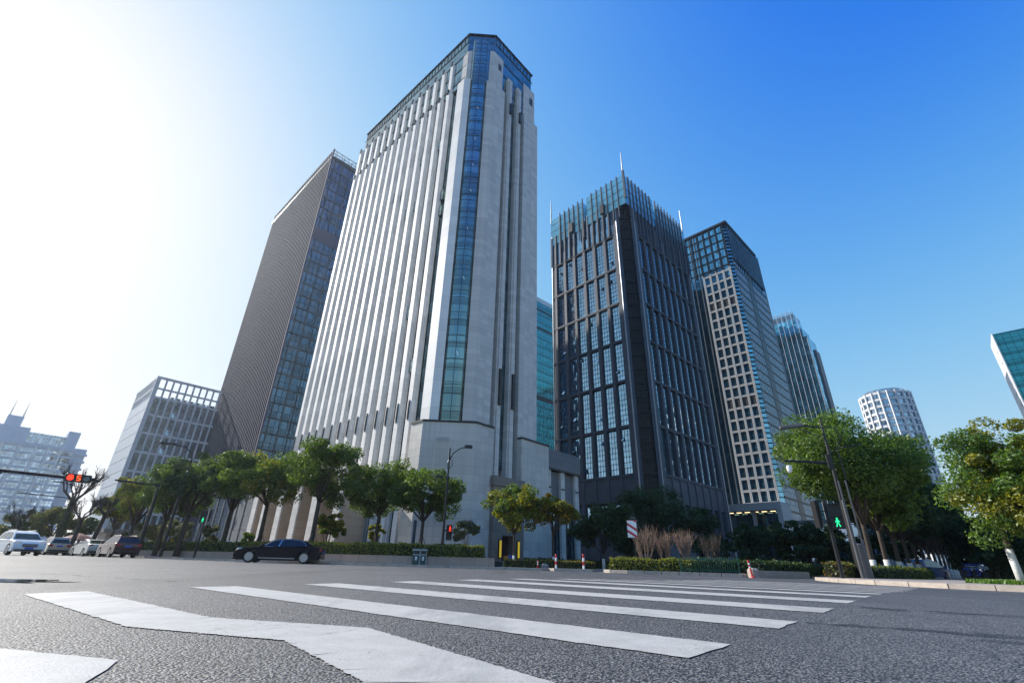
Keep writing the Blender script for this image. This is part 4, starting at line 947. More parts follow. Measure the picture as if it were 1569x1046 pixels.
# planter wall and its hedge, before the tower
wl = [S(196, 852, 66), S(260, 853, 60), S(357, 856, 49.5), S(480, 860, 42), S(600, 864, 37.6), S(757, 869, 36.3)]
g = MB(); cpm = MB()
for a, b in zip(wl[:-1], wl[1:]):
    a = Vector((*a, 0)); b = Vector((*b, 0)); d = (b - a).normalized(); n = Vector((d.y, -d.x, 0))
    g.prism([(a)[:2], (b)[:2], (b - n * .3)[:2], (a - n * .3)[:2]][::1], .1, .62)
    cpm.prism([(a + n * .03)[:2], (b + n * .03)[:2], (b - n * .33)[:2], (a - n * .33)[:2]], .62, .68)
T = empty('planter_wall', (0, 0, 0), 0, 'low brown stone planter wall curving along the tower pavement', 'wall'); g.build('wall', M['wallstone'], T); cpm.build('coping', M['wallstone'], T)
def off(pts, k):
    out = []
    for i, p in enumerate(pts):
        a = Vector((*pts[max(0, i - 1)], 0)); b = Vector((*pts[min(len(pts) - 1, i + 1)], 0)); d = (b - a).normalized(); out.append((p[0] - d.y * k, p[1] + d.x * k))
    return out
hl = off(wl, 1.05); hl[-1] = (hl[-1][0] - .9, hl[-1][1])
hedge('clipped_hedge', hl[2:], 1.3, .95, 'long clipped yellow green hedge on top of the planter wall behind the black saloon', 'leaf_hedge', 'leaf_yellow', 1, z=.5)
hedge('clipped_hedge', hl[:3], 1.3, .9, 'darker clipped hedge behind the lamp poles at left', 'leaf_hedge', 'leaf_dark', 2, z=.5, dens=160, size=.07)
MB().prism(off(wl, .3)[::-1] + off(wl, 12)[:], .1, .52).build('planting_bed', M['soil']); bpy.data.objects['planting_bed']['kind'] = 'structure'
hedge('low_hedge', [S(773, 872, 38.5), S(862, 872, 39), S(905, 872, 41)], 1.0, .5, 'low rusty hedge behind the two striped bollards', 'leaf_rust', 'leaf_hedge', 3, z=.12)
hedge('low_hedge', [S(804, 862, 50), S(862, 862, 51)], 1.0, .75, 'dark low hedge at the foot of the wing left of its windows', 'leaf_dark', None, 4, dens=150, size=.07)
hedge('low_hedge', [S(868, 862, 52), S(960, 862, 55)], 1.0, .7, 'dark low hedge beneath the shaded tree with white foot', 'leaf_dark', None, 5, dens=150, size=.07)
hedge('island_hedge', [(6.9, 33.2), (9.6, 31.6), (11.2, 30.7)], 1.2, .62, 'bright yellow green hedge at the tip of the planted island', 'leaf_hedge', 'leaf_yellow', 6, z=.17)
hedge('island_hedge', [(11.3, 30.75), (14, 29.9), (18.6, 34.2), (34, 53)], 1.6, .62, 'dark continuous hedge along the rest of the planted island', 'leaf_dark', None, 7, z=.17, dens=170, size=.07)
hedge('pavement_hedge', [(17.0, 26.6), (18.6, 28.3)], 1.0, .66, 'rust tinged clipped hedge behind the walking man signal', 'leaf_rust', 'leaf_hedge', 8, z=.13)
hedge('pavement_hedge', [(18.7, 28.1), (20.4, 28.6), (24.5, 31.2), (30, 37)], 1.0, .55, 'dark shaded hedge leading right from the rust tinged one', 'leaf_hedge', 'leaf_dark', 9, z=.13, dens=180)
hedge('pavement_hedge', [(41, 43), (54, 50), (74, 55)], 1.6, 2.4, 'tall dark hedge closing the view behind the yellowing tree', 'leaf_dark', None, 10, z=.13, dens=90, size=.1)
# grass patch under the right-hand tree
rng = np.random.default_rng(5); n = 16000; gp = np.stack([rng.uniform(16.6, 27, n), rng.uniform(15.5, 27, n), np.full(n, .13)], 1)
keep = (gp[:, 1] > 17.6 - (gp[:, 0] - 16.6) * .3 + rng.normal(size=n) * .12) & (gp[:, 1] < 18.8 + (gp[:, 0] - 16.6) * .75); gp = gp[keep]; n = len(gp)
an = rng.uniform(0, 6.28, n); t = np.stack([np.cos(an), np.sin(an), 0 * an], 1) * .035; up_ = np.stack([rng.normal(size=n) * .05, rng.normal(size=n) * .05, rng.uniform(.07, .16, n)], 1)
v = np.stack([gp - t, gp + t, gp + up_ + t * .3, gp + up_ - t * .3], 1).reshape(-1, 3)
o = put('grass', quadmesh('grass', v, np.arange(n * 4).reshape(n, 4), M['grassm']), None); tag(o, 'bright green grass patch beside the right pavement', 'grass', None, 'stuff')

# ------------------------------------------------------------------ street furniture
M['sigred'] = emit('red_signal', (1.0, .035, .012), 1.5); M['sigamber'] = emit('orange_digit', (1.0, .10, .015), 1.3); M['siggreen'] = emit('green_signal', (.02, .9, .35), 1.0)
M['siggrey'] = mat('unlit_lens', (.10, .16, .15), .3); M['camwhite'] = mat('white_plastic', (.8, .8, .8), .35); M['bingreen'] = stained('bin_green', (.02, .06, .055), .5); M['bingrey'] = stained('bin_grey', (.30, .33, .34), .5)
M['polegrey'] = stained('grey_pole_paint', (.09, .092, .1), .45, .2, amt=.15); M['fencegreen'] = stained('green_fence_paint', (.01, .11, .075), .5); M['blue'] = stained('blue_panel', (.02, .08, .55), .4)
def az_of(px, py): r = ray(px, py); return math.atan2(r.x, r.y)
def face_cam(p): return math.atan2(p.y, p.x) - math.pi / 2       # local -y looks back at the camera
def upright(name, px, py, d, z, label, cat, group=None, rz=None):
    p = spot(px, py, d, z); return empty(name, p, face_cam(p) if rz is None else rz, label, cat, group)
def disc(g, cx, cz, r, y, n=16): g.add([(cx + r * math.cos(2 * math.pi * k / n), y, cz + r * math.sin(2 * math.pi * k / n)) for k in range(n)], [tuple(range(n))])
def seg_digit(g, cx, cz, w, h, y, on, t):
    b = lambda x0, x1, z0, z1: g.box(x0, x1, y - .01, y, z0, z1)
    x0, x1, z0, z1, zm = cx - w / 2, cx + w / 2, cz - h / 2, cz + h / 2, cz
    if 'a' in on: b(x0 + t * .3, x1 - t * .3, z1 - t, z1)
    if 'g' in on: b(x0 + t * .3, x1 - t * .3, zm - t / 2, zm + t / 2)
    if 'd' in on: b(x0 + t * .3, x1 - t * .3, z0, z0 + t)
    if 'f' in on: b(x0, x0 + t, zm, z1 - t * .3)
    if 'b' in on: b(x1 - t, x1, zm, z1 - t * .3)
    if 'e' in on: b(x0, x0 + t, z0 + t * .3, zm)
    if 'c' in on: b(x1 - t, x1, z0 + t * .3, zm)
# overhead signal at left: red disc, figure 5, unlit lens; the arm comes in from a mast beyond the frame
d = 36.0; pL = at(0, 719, d); pR = at(101, 733, d); ph = at(119.5, 732.5, d); rz = math.atan2(pR.y - pL.y, pR.x - pL.x)
zh = ph.z; rz = math.atan2(-math.cos(az_of(119, 840)) * 0 + (pR.y - pL.y), pR.x - pL.x)
T = empty('traffic_signal', (ph.x, ph.y, 0), rz, 'overhead black traffic signal showing a red disc and an orange 5', 'traffic signal')
g = MB(); g.bevbox(-.56, .56, -.14, .14, zh - .21, zh + .21, .03)
for cx in (-.34, .0, .35): g.tube([(cx - .15, -.15, zh - .02), (cx - .12, -.26, zh + .16), (cx + .12, -.26, zh + .16), (cx + .15, -.15, zh - .02)], .015, 5)
g.box(.57, .78, -.06, .06, zh - .09, zh + .09); g.build('housing', M['black'], T)
g = MB(); disc(g, -.34, zh, .155, -.16); g.build('red_light', M['sigred'], T); g = MB(); seg_digit(g, .02, zh, .19, .28, -.16, 'afgcd', .05); g.build('countdown_digit', M['sigamber'], T)
g = MB(); disc(g, .35, zh, .14, -.16); g.build('unlit_light', M['siggrey'], T)
g = MB(); g.tube([(-13, 0, zh + .05), (-5, 0, zh), (1.0, 0, zh - .02)], [.13, .1, .07], 8); g.tube([(-13, 0, -zh * 0), (-13, 0, zh + .5)], [.2, .14], 10)
for x in (-3.0, -5.6): g.tube([(x, 0, zh), (x - .12, -.05, zh - .45)], .04, 5)
g.build('mast', M['black'], T)
# bare mast pole with arm
d = 57; p = spot(206.5, 855, d); zt = hgt(244, 741, d); pa = at(178, 739, d)
T = empty('signal_mast', p, math.atan2(pa.y - p.y, pa.x - p.x), 'tall black mast pole with a long arm to the left, by the dark red car', 'mast')
g = MB(); L = math.hypot(pa.x - p.x, pa.y - p.y); g.tube([(0, 0, 0), (0, 0, zt + .1)], [.2, .13], 10); g.box(-.3, .3, -.3, .3, 0, .06); g.build('pole', M['black'], T)
MB().tube([(0, 0, zt - .15), (L * 1.05, 0, zt - .02)], [.12, .07], 8).build('arm', M['black'], T)
d = 96; T = upright('street_lamp', 92, 828, d, 0, 'thin distant lamp arms beside the ivy-clad trunk', 'street lamp'); z1 = hgt(120, 764, d); z2 = hgt(120, 746, d)
MB().tube([(0, 0, 0), (0, 0, z2 + .3)], [.14, .08], 8).build('pole', M['dark'], T)
MB().tube([(0, 0, z1), (-6.5, 0, z1 + .2)], .07, 6).build('arm', M['dark'], T); MB().tube([(0, 0, z2), (-3.0, 0, z2 + .5)], .05, 6).bevbox(-3.4, -2.2, -.12, .12, z2 + .4, z2 + .55, .03).build('lamp_head', M['dark'], T)
# curved street lamp at left
d = 55.5; zt = hgt(288, 716, d); T = upright('street_lamp', 244, 856, d, .1, 'gooseneck street lamp curving left before the left trees', 'street lamp')
MB().tube([(0, 0, 0), (0, 0, zt)], [.14, .09], 10).build('pole', M['black'], T)
MB().tube([(0, 0, zt - .1), (.08, 0, zt + .7), (-.15, 0, zt + 1.35), (-.8, 0, zt + 1.75), (-1.6, 0, zt + 1.85)], [.08, .07, .06, .055, .05], 7).tube([(.02, 0, zt - 1), (.25, 0, zt), (-.05, 0, zt + 1.2)], .03, 5).build('arm', M['black'], T)
MB().bevbox(-2.9, -1.45, -.16, .16, zt + 1.78, zt + 1.98, .05).build('lamp_head', M['dark'], T)
def man(g, cx, cz, h, y, walk=True):
    disc(g, cx, cz + h * .40, h * .1, y, 12); q = lambda *p: g.add([(cx + x * h, y, cz + z * h) for x, z in p], [tuple(range(len(p)))])
    q((-.1, .28), (.09, .28), (.1, -.05), (-.1, -.05)); q((-.1, -.04), (.0, -.04), (-.12, -.5), (-.22, -.46)); q((.0, -.04), (.1, -.04), (.24, -.44), (.14, -.5))
    q((-.1, .27), (-.24, .02), (-.19, -.02), (-.08, .14)); q((.09, .27), (.24, .06), (.2, .0), (.07, .14))
def ped_head(T, x, z, lit, m, w=.2, h=.78, yaw=0, back=False, one=False):
    o = empty('signal_head', (x, 0, z), yaw); o.parent = T; o.name = 'signal_head'
    g = MB(); g.bevbox(-w, w, -.1, .1, -h / 2, h / 2, .02)
    for zz in (h * .25, -h * .25): g.box(-w, w, -.24, -.1, zz + h * .2, zz + h * .23)
    b = g.mesh('housing', M['black']); put('housing', b, o)
    if not back:
        g = MB(); man(g, 0, h * .25 * (1 if lit == 'top' else -1), h * .36, -.106); g.build('lit_figure', m, o)
    return o
d = 50; T = upright('pedestrian_signal', 296, 857, d, .13, 'black pedestrian signal on a pole showing green, left of the black saloon', 'pedestrian signal')
MB().tube([(0, 0, 0), (0, 0, 3.6)], [.09, .07], 8).build('pole', M['black'], T); ped_head(T, -.15, 3.2, 'bot', M['siggreen'], .24, 1.0); ped_head(T, .3, 3.3, 'top', M['sigred'], .16, 1.0, 1.5, True)
d = 37.3; zt = hgt(688, 688, d)
T = upright('street_lamp', 675, 867, d, .1, 'ornate black street lamp with two curled arms before the blank stone corner', 'street lamp')
g = MB(); g.tube([(0, 0, 0), (0, 0, 3), (0, 0, zt)], [.12, .09, .055], 10); g.lathe([(.2, 0), (.2, .3), (.14, .45), (.12, .8)], 10); g.build('pole', M['black'], T)
z1 = hgt(690, 700, d)
MB().tube([(0, 0, z1 - 1.3), (.0, 0, z1 - .4), (.25, 0, z1 + .2), (.8, 0, z1 + .62), (1.2, 0, z1 + .75)], [.05, .05, .045, .04, .04], 7).tube([(0, 0, z1 - 1.0), (.26, 0, z1 - .75), (.24, 0, z1 - .35), (.02, 0, z1 - .2), (-.12, 0, z1 - .5), (-.1, 0, z1 - .9), (.06, 0, z1 - 1.2)], .025, 5).build('upper_arm', M['black'], T)
MB().bevbox(1.1, 1.75, -.14, .14, z1 + .68, z1 + .92, .06).build('lamp_head', M['dark'], T)
z2 = hgt(682, 734, d)
MB().tube([(0, 0, z2 - .9), (.02, 0, z2 - .2), (-.15, 0, z2 + .05), (-.5, 0, z2 + .08)], .035, 6).tube([(0, 0, z2 - .1), (.3, 0, z2 - .3), (.3, 0, z2 - .9), (.05, 0, z2 - 1.2), (-.1, 0, z2 - .9)], .022, 5).build('lower_arm', M['black'], T)
MB().bevbox(-.95, -.4, -.12, .12, z2 + .0, z2 + .18, .05).build('lamp_head', M['dark'], T)
o = ped_head(T, .42, hgt(686, 812, d) - .25, 'top', M['sigred'], .2, 1.05, .55)
g = MB(); g.box(.05, .3, -.03, .03, 2.3, 2.4); g.build('bracket', M['black'], T)
d = 39; T = upright('sign_post', 629, 867, d, .1, 'dark flat sign post seen edge-on beside the double bin', 'sign post', rz=face_cam(spot(629, 867, 39)) + 1.25)
g = MB(); g.tube([(0, 0, 0), (0, 0, 2.95)], .06, 8); g.build('pole', M['black'], T); MB().bevbox(-.28, .28, -.05, .05, .5, 3.1, .02).build('panel', mat('slate_blue_panel', (.03, .05, .08), .5), T)
# litter bins
T = upright('litter_bin', 642, 867, 37, .12, 'double green and grey litter bin before the planter wall', 'litter bin')
MB().box(-.52, .46, -.2, .2, 0, .92).build('body', M['bingreen'], T); MB().bevbox(-.56, .5, -.24, .24, .92, 1.02, .02).box(-.03, .03, -.23, -.2, 0, .92).box(.42, .46, -.23, -.2, 0, .92).box(-.52, .46, -.225, -.2, .62, .68).build('frame', M['bingrey'], T)
MB().box(-.4, -.08, -.222, -.201, .72, .86).box(.08, .38, -.222, -.201, .72, .86).build('opening', M['black'], T)
g = MB()
for cx in (-.26, .22): g.box(cx - .07, cx + .07, -.215, -.201, .3, .36); g.box(cx - .07, cx - .03, -.215, -.201, .38, .52); g.box(cx + .02, cx + .07, -.215, -.201, .38, .52); g.box(cx - .03, cx + .02, -.215, -.201, .46, .52)
g.build('pictogram', M['signwhite'], T)
def banded(px, py, d, z, label, h=.85, r=.07, tilt=0, nb=4, name='bollard', cat='bollard', group=None, base=None, top=None):
    T = upright(name, px, py, d, z, label, cat, group); T.rotation_euler[1] = tilt
    for k in range(nb):
        m = (M['signwhite'], M['signred'])[k % 2]; MB().lathe([(r, h * k / nb), (r, h * (k + 1) / nb)] if k < nb - 1 else [(r, h * k / nb), (r, h * .96), (r * .7, h)], 14).build('band', m, T)
    return T
banded(852, 870, 37.3, .15, 'red and white striped bollard nearer the grey boulder', group='striped bollards', h=.92)
banded(894.5, 871.5, 35.2, .15, 'red and white striped bollard at the right end of the refuge', group='striped bollards', h=.92)
def delin(px, py, d, h, label, tilt=0.0, z=0):
    T = upright('delineator', px, py, d, z, label, 'delineator post', 'flexible red delineator posts'); T.rotation_euler[1] = tilt
    MB().lathe([(.14, 0), (.12, .04), (.045, .08), (.045, h), (.02, h + .02)], 12).build('post', M['signred'], T)
    for k in (.55, .75): MB().lathe([(.049, h * k), (.049, h * k + .08)], 12).build('reflective_band', M['signwhite'], T)
delin(824, 873, 36, .62, 'small red delineator left of the grey boulder'); delin(1154, 886, 30.5, .85, 'leaning red delineator at the end of the low granite wall', -.12)
def boulder(px, d, w, h, label, nm, m):
    p = spot(px, 873, d, .0); bm = MB(); bm.bevbox(-w / 2, w / 2, -w * .35, w * .35, -.02, h, w * .2); o = bm.build(nm, m, None); o.location = p; o.rotation_euler = (0, 0, face_cam(p)); tag(o, label, 'stone'); return o
boulder(835, 36, .56, .42, 'rounded grey boulder beside the striped bollards', 'grey_boulder', M['greyclad'])
# low granite wall at right of the island
T = empty('low_wall', (13.6, 27.9, 0), 0, 'low granite wall with a rounded end block by the leaning delineator', 'wall')
a = Vector((0, 0, 0)); b = Vector((4.6, 3.1, 0)); dd = (b - a).normalized(); nn_ = Vector((dd.y, -dd.x, 0))
MB().prism([(p.x, p.y) for p in (a, b, b - nn_ * .35, a - nn_ * .35)][::-1], 0, .36).build('wall', M['granite'], T); MB().bevbox(-.42, .08, -.12, .42, 0, .48, .1).build('end_block', M['granite'], T)
# chevron board
d = 35.5; T = upright('chevron_board', 976, 870, d, .17, 'red and white diagonal striped board on a thin pole', 'sign'); zt = hgt(972, 796.5, d) - .17; zb = hgt(974, 823, d) - .17; wd = .31
MB().tube([(0, 0, 0), (0, 0, zt)], .03, 6).build('pole', M['dark'], T)
x0, x1 = -wd - .12, wd - .12
MB().box(x0, x1, -.06, -.035, zb, zt).build('board', M['signwhite'], T)
g = MB(); H_ = zt - zb; fx = lambda u: x0 + (x1 - x0) * u; fz = lambda v: zb + H_ * v
g.box(x0 - .02, x1 + .02, -.064, -.0601, zt - .03, zt)
for q in ([(.0, .86), (1, .50), (1, .34), (0, .70)], [(0, .46), (1, .10), (1, .0), (.83, 0), (0, .30)], [(.62, .97), (1, .97), (1, .84)]):
    g.add([(fx(u), -.0625, fz(v)) for u, v in q], [tuple(range(len(q)))])
g.build('red_stripes', M['signred'], T)
# green railing round the island tip
pA, pB = Vector((10.15, 29.95, .17)), Vector((13.0, 28.75, .17)); T = empty('green_railing', pA, math.atan2(pB.y - pA.y, pB.x - pA.x), 'low green metal railing in front of the island hedge', 'railing'); Lr = (pB - pA).length
g = MB()
for k in range(int(Lr / .12)): g.tube([(k * .12, 0, .05), (k * .12, 0, .78), (k * .12, 0, .84)], [.012, .012, .002], 4)
g.tube([(0, 0, .12), (Lr, 0, .12)], .018, 4); g.tube([(0, 0, .68), (Lr, 0, .68)], .018, 4); g.build('bars', M['fencegreen'], T)
for x in (0, Lr): MB().box(x - .03, x + .03, -.03, .03, -.05, .9).build('post', M['fencegreen'], T)
# right: walking man signal, lamp mast and boxes
d = 28.6; T = upright('pedestrian_signal', 1292, 888, d, .13, 'pole with a green walking man signal at the right kerb', 'pedestrian signal')
MB().tube([(0, 0, 0), (0, 0, hgt(1262, 770, d))], [.085, .07], 10).build('pole', M['black'], T)
zc = hgt(1283, 790, d) - .13
o = ped_head(T, .36, zc, 'bot', M['siggreen'], .27, 1.16); ped_head(T, -.42, zc + .1, 'top', M['siggreen'], .18, 1.25, 2.2, True)
MB().box(-.3, .2, -.03, .03, zc + .2, zc + .26).build('bracket', M['black'], T)
d = 32.3; T = upright('street_lamp', 1317, 870, d, .13, 'tall black lamp mast with long arm and white camera against the big tree', 'street lamp')
zt = hgt(1257, 645, d); za = hgt(1260, 655, d); zc = hgt(1274, 713, d)
MB().tube([(0, 0, 0), (0, 0, 3.6), (0, 0, zt)], [.17, .12, .05], 10).build('pole', M['black'], T)
la = (at(1228, 657, d) - at(1259, 655, d)).length; lb = (at(1193, 657, d) - at(1259, 655, d)).length
MB().tube([(0, 0, za - .15), (-la, 0, za + .15)], .045, 6).tube([(0, 0, za - .1), (.55, 0, za - .2), (.8, 0, za - .8), (.4, 0, za - 1.4), (0, 0, za - 1.7), (-.45, 0, za - 1.6)], .03, 5).tube([(-1.2, 0, za), (0, 0, za - .8)], .025, 5).build('lamp_arm', M['black'], T)
MB().bevbox(-lb * .98, -la * .9, -.17, .17, za + .05, za + .24, .06).build('lamp_head', M['polegrey'], T)
lc = (at(1199, 697, d) - at(1274, 714, d)).length
MB().tube([(0, 0, zc), (-lc * .95, 0, zc + .35)], [.09, .055], 8).build('camera_arm', M['black'], T)
MB().lathe([(.05, .12), (.14, .08), (.15, -.1), (.13, -.22), (.06, -.32)], 12, (-lc * .88, 0, zc - .05)).build('camera_dome', M['camwhite'], T)
MB().tube([(.0, 0, zc + .5), (.45, 0, zc + .75), (.48, 0, zc - .9)], .04, 6).tube([(.48, 0, zc + .78), (1.6, 0, zc + .9)], .035, 6).bevbox(-.2, .02, -.1, .1, zc - .3, zc + .5, .03).build('side_bracket', M['black'], T)
d = 31.2; T = upright('grey_pole', 1318, 870, d, .13, 'plain slender grey pole between the signal and the leaning white footed trunk', 'pole'); T.location = spot(1319, 869, d, .13)
MB().tube([(0, 0, 0), (0, 0, hgt(1290, 770, d))], [.1, .075], 10).build('pole', M['polegrey'], T)
d = 31.6; T = upright('cabinet_pole', 1326, 870, d, .13, 'thick grey cabinet column topped by two thin pipes', 'utility column')
zz0 = hgt(1313, 834, d) - .13; MB().lathe([(.25, 0), (.25, zz0), (.2, zz0 + .05)], 14).build('column', M['polegrey'], T)
for x in (-.16, .16): MB().tube([(x, 0, zz0), (x, 0, zz0 + 3.2)], .04, 6).build('pipe', M['polegrey'], T)
# low glass building with a blue roof sign
T = bld('glass_pavilion', 44.5, 63, 46, 'low pale glass pavilion with a blue roof sign behind the white footed trunks', 'building')
MB().box(0, 30, 0, 8, 0, 6.2).build('wall', M['gl_pale'], T); MB().box(-.4, 30, -.6, 8, 6.2, 6.7).build('roof', M['greyclad'], T); MB().box(1.0, 6.5, -.4, -.1, 6.7, 8.6).build('roof_sign', M['blue'], T)
g = MB()
for k in range(10): g.box(-.0 + k * 3, .3 + k * 3, -.2, 0, 0, 6.2)
g.build('columns', M['white'], T)
T = bld('gatehouse', -66.5, 84.5, 40, 'low dark gatehouse behind the bare trees at left', 'building')
MB().box(0, 9, 0, 5, 0, 3.4).build('wall', M['brownstone'], T); MB().box(-.6, 9.6, -.6, 5.6, 3.4, 4.0).build('roof', M['roofing'], T); MB().box(1, 3, -.05, 0, .9, 2.6).box(4, 8, -.05, 0, .9, 2.6).build('window', M['gl_win'], T)
T = upright('parasol', 116, 836, 76, 0, 'dusty red parasol between the beige people carrier and the cream saloon', 'parasol')
MB().tube([(0, 0, 0), (0, 0, 2.2)], .05, 6).build('pole', M['bingrey'], T); MB().lathe([(1.7, 1.55), (1.65, 1.62), (.9, 2.0), (.08, 2.3)], 12).build('canopy', stained('faded_red_canvas', (.17, .04, .04), .8), T)
MB().box(-.9, .5, -.5, .5, 0, 1.1).build('stall_counter', M['bingrey'], T)
T = upright('sandwich_board', 776, 861, 52, .14, 'orange and blue notice boards by the entrance steps', 'notice board'); MB().box(-.32, .18, -.1, 0, 0, .95).build('orange_board', stained('orange_board', (.42, .17, .02), .5), T); MB().box(.2, .5, .0, .06, 0, 1.05).build('blue_board', M['blue'], T)
T = upright('entrance_steps', 762, 866, 45, .1, 'grey stone entrance steps at the end of the planter wall', 'steps')
for k in range(3): MB().box(-1.6, 2.6, k * .4, 3, k * .15, k * .15 + .15).build('step', M['granite'], T)
# traffic cables overhead at far left are left to the sky

# ------------------------------------------------------------------ vehicles
def car(name, label, cat, loc, heading, paint_, kind='sedan', group=None, plate=True, rims=True, tailcol='red'):
    """local x forward, y left; heading in compass degrees"""
    T = empty(name, loc, math.radians(90 - heading), label, cat, group)
    if kind == 'limo':
        Lh, wb, hw, wr = 2.72, 1.68, .93, .36
        prof = [(-2.62, .34), (-2.72, .5), (-2.74, .74), (-2.68, .98), (-2.45, 1.04), (-1.75, 1.06), (-.6, 1.03), (1.05, .98), (1.35, .97), (2.1, .88), (2.48, .76), (2.66, .6), (2.7, .42), (2.62, .24)]
        cab = [(1.28, .95), (.62, 1.3), (.3, 1.42), (-.2, 1.485), (-.7, 1.49), (-1.2, 1.44), (-1.6, 1.33), (-2.28, 1.04)]
        side = [[(.98, 1.0), (.4, 1.33), (.12, 1.39), (-.05, 1.41), (.06, 1.0)], [(-.02, 1.0), (-.16, 1.42), (-.75, 1.42), (-1.25, 1.36), (-1.6, 1.2), (-1.72, 1.0)]]; zs = .18
    elif kind == 'sedan':
        Lh, wb, hw, wr = 2.4, 1.4, .9, .33
        prof = [(-2.3, .3), (-2.38, .5), (-2.4, .74), (-2.34, 1.0), (-2.1, 1.06), (-1.5, 1.04), (-.6, 1.0), (.95, .95), (1.3, .93), (1.9, .84), (2.25, .7), (2.38, .55), (2.4, .38), (2.3, .22)]
        cab = [(1.2, .93), (.5, 1.28), (.15, 1.42), (-.3, 1.46), (-.7, 1.44), (-1.1, 1.36), (-1.9, 1.05)]
        side = [[(.85, .97), (.3, 1.3), (0, 1.38), (-.15, 1.38), (-.1, .97)], [(-.2, .97), (-.25, 1.38), (-.75, 1.38), (-1.15, 1.25), (-1.35, 1.0)]]; zs = .2
    elif kind == 'suv':
        Lh, wb, hw, wr = 2.3, 1.36, .93, .37
        prof = [(-2.2, .36), (-2.28, .55), (-2.3, .85), (-2.26, 1.1), (-2.1, 1.12), (-1.2, 1.1), (.2, 1.06), (1.15, 1.05), (1.5, 1.03), (2.0, .96), (2.2, .84), (2.28, .6), (2.26, .42), (2.18, .3)]
        cab = [(1.35, 1.02), (.6, 1.5), (.3, 1.62), (-.4, 1.69), (-1.3, 1.67), (-1.85, 1.6), (-2.0, 1.5), (-2.2, 1.1)]
        side = [[(1.0, 1.08), (.45, 1.46), (.2, 1.55), (-.2, 1.57), (-.2, 1.08)], [(-.3, 1.08), (-.3, 1.57), (-1.1, 1.57), (-1.1, 1.1)], [(-1.2, 1.1), (-1.2, 1.57), (-1.65, 1.52), (-1.9, 1.2), (-1.85, 1.12)]]; zs = .28
    else:
        Lh, wb, hw, wr = 2.25, 1.35, .88, .32
        prof = [(-2.15, .3), (-2.24, .5), (-2.26, .8), (-2.24, 1.0), (-2.15, 1.03), (-1.2, 1.02), (.4, 1.0), (1.3, 1.0), (1.55, .97), (2.0, .84), (2.2, .68), (2.26, .5), (2.24, .36), (2.15, .24)]
        cab = [(1.5, .96), (.9, 1.34), (.55, 1.52), (0, 1.62), (-1.0, 1.64), (-1.9, 1.58), (-2.05, 1.45), (-2.2, 1.03)]
        side = [[(1.2, 1.02), (.7, 1.38), (.45, 1.48), (.1, 1.53), (.1, 1.02)], [(0, 1.02), (0, 1.53), (-.85, 1.54), (-.85, 1.02)], [(-.95, 1.02), (-.95, 1.54), (-1.75, 1.48), (-1.95, 1.1)]]; zs = .22
    # outline with wheel arches
    def arch(cx, r): return [(cx + r * math.cos(a), wr + r * math.sin(a)) for a in [math.radians(x) for x in (-12, 10, 35, 60, 90, 120, 145, 170, 192)]]
    bot = [(Lh - .12, zs)] + arch(wb, wr + .07) + [(wb - wr - .12, zs), (-wb + wr + .12, zs)] + arch(-wb, wr + .07) + [(-Lh + .15, zs + .06)]
    out = prof + bot; n = len(out); cx, cz = 0, .72
    rings = []
    for y, k, kx in ((-hw, .90, .985), (-hw + .05, .97, .995), (-hw + .16, 1, 1), (hw - .16, 1, 1), (hw - .05, .97, .995), (hw, .90, .985)):
        rings.append([(x * kx * (1 if abs(y) < hw - .1 else 1), y * (1 - .05 * max(0, (abs(x) - 1.8))), cz + (z - cz) * (k if z > cz else 1)) for x, z in out])
    vs = [p for r in rings for p in r]; fs = []
    for i in range(len(rings) - 1):
        for k in range(n): fs.append((i * n + k, i * n + (k + 1) % n, (i + 1) * n + (k + 1) % n, (i + 1) * n + k))
    fs += [tuple(range(n - 1, -1, -1)), tuple(range((len(rings) - 1) * n, len(rings) * n))]
    g = MB(); g.add(vs, fs); zb = cab[0][1]; zr = max(z for _, z in cab)
    yw = lambda z: hw - .07 - .26 * max(0, (z - zb)) / (zr - zb)
    m = len(cab); cv = [(x, -yw(z), z) for x, z in cab] + [(x, yw(z), z) for x, z in cab]
    g.add(cv, [(i, i + 1, m + i + 1, m + i) for i in range(m - 1)] + [tuple(range(m)), tuple(range(2 * m - 1, m - 1, -1))])
    body = g.build('body', paint_, T)
    bx_ = MB().box(-Lh + .25, Lh - .25, -hw + .12, hw - .12, zs - .02, .55); bx_.build('underbody', M['black'], T)
    for s in (-1, 1):
        for q in side:
            g = MB(); g.add([(x, s * (yw(z) + .006), z) for x, z in q], [tuple(range(len(q)))]); g.build('window', M['carglass'], T)
        if kind in ('limo', 'sedan'):
            g = MB(); up = [p for q in side for p in q if p[1] > zb + .1]; up = [side[0][0]] + sorted([p for p in up], key=lambda p: -p[0]) + [side[-1][-1]]
            g.tube([(x, s * (yw(z) + .012), z + .015) for x, z in up], .02, 4); g.tube([(side[0][0][0], s * (yw(side[0][0][1]) + .012), side[0][0][1] - .015), (side[-1][-1][0], s * (yw(side[-1][-1][1]) + .012), side[-1][-1][1] - .015)], .018, 4); g.build('window_trim', M['chrome'], T)
            g = MB(); zt_ = side[0][-2][1]; g.add([(x, s * (yw(z) + .01), z) for x, z in ((side[0][-1][0], side[0][-1][1]), (side[0][-2][0], zt_), (side[1][1][0], zt_), (side[1][0][0], side[1][0][1]))], [(0, 1, 2, 3)]); g.build('door_pillar', M['chrome'] if kind == 'limo' else M['black'], T)
            MB().box(-wb + wr + .2, wb - wr - .2, s * hw - .015, s * hw + .015, zs + .1, zs + .14).build('sill_trim', M['chrome'], T)
        for x in (.2, -.95): MB().bevbox(x - .1, x + .1, s * (hw - .03) - .025, s * (hw - .03) + .025, zb - .08, zb - .045, .008).build('door_handle', M['chrome'], T)
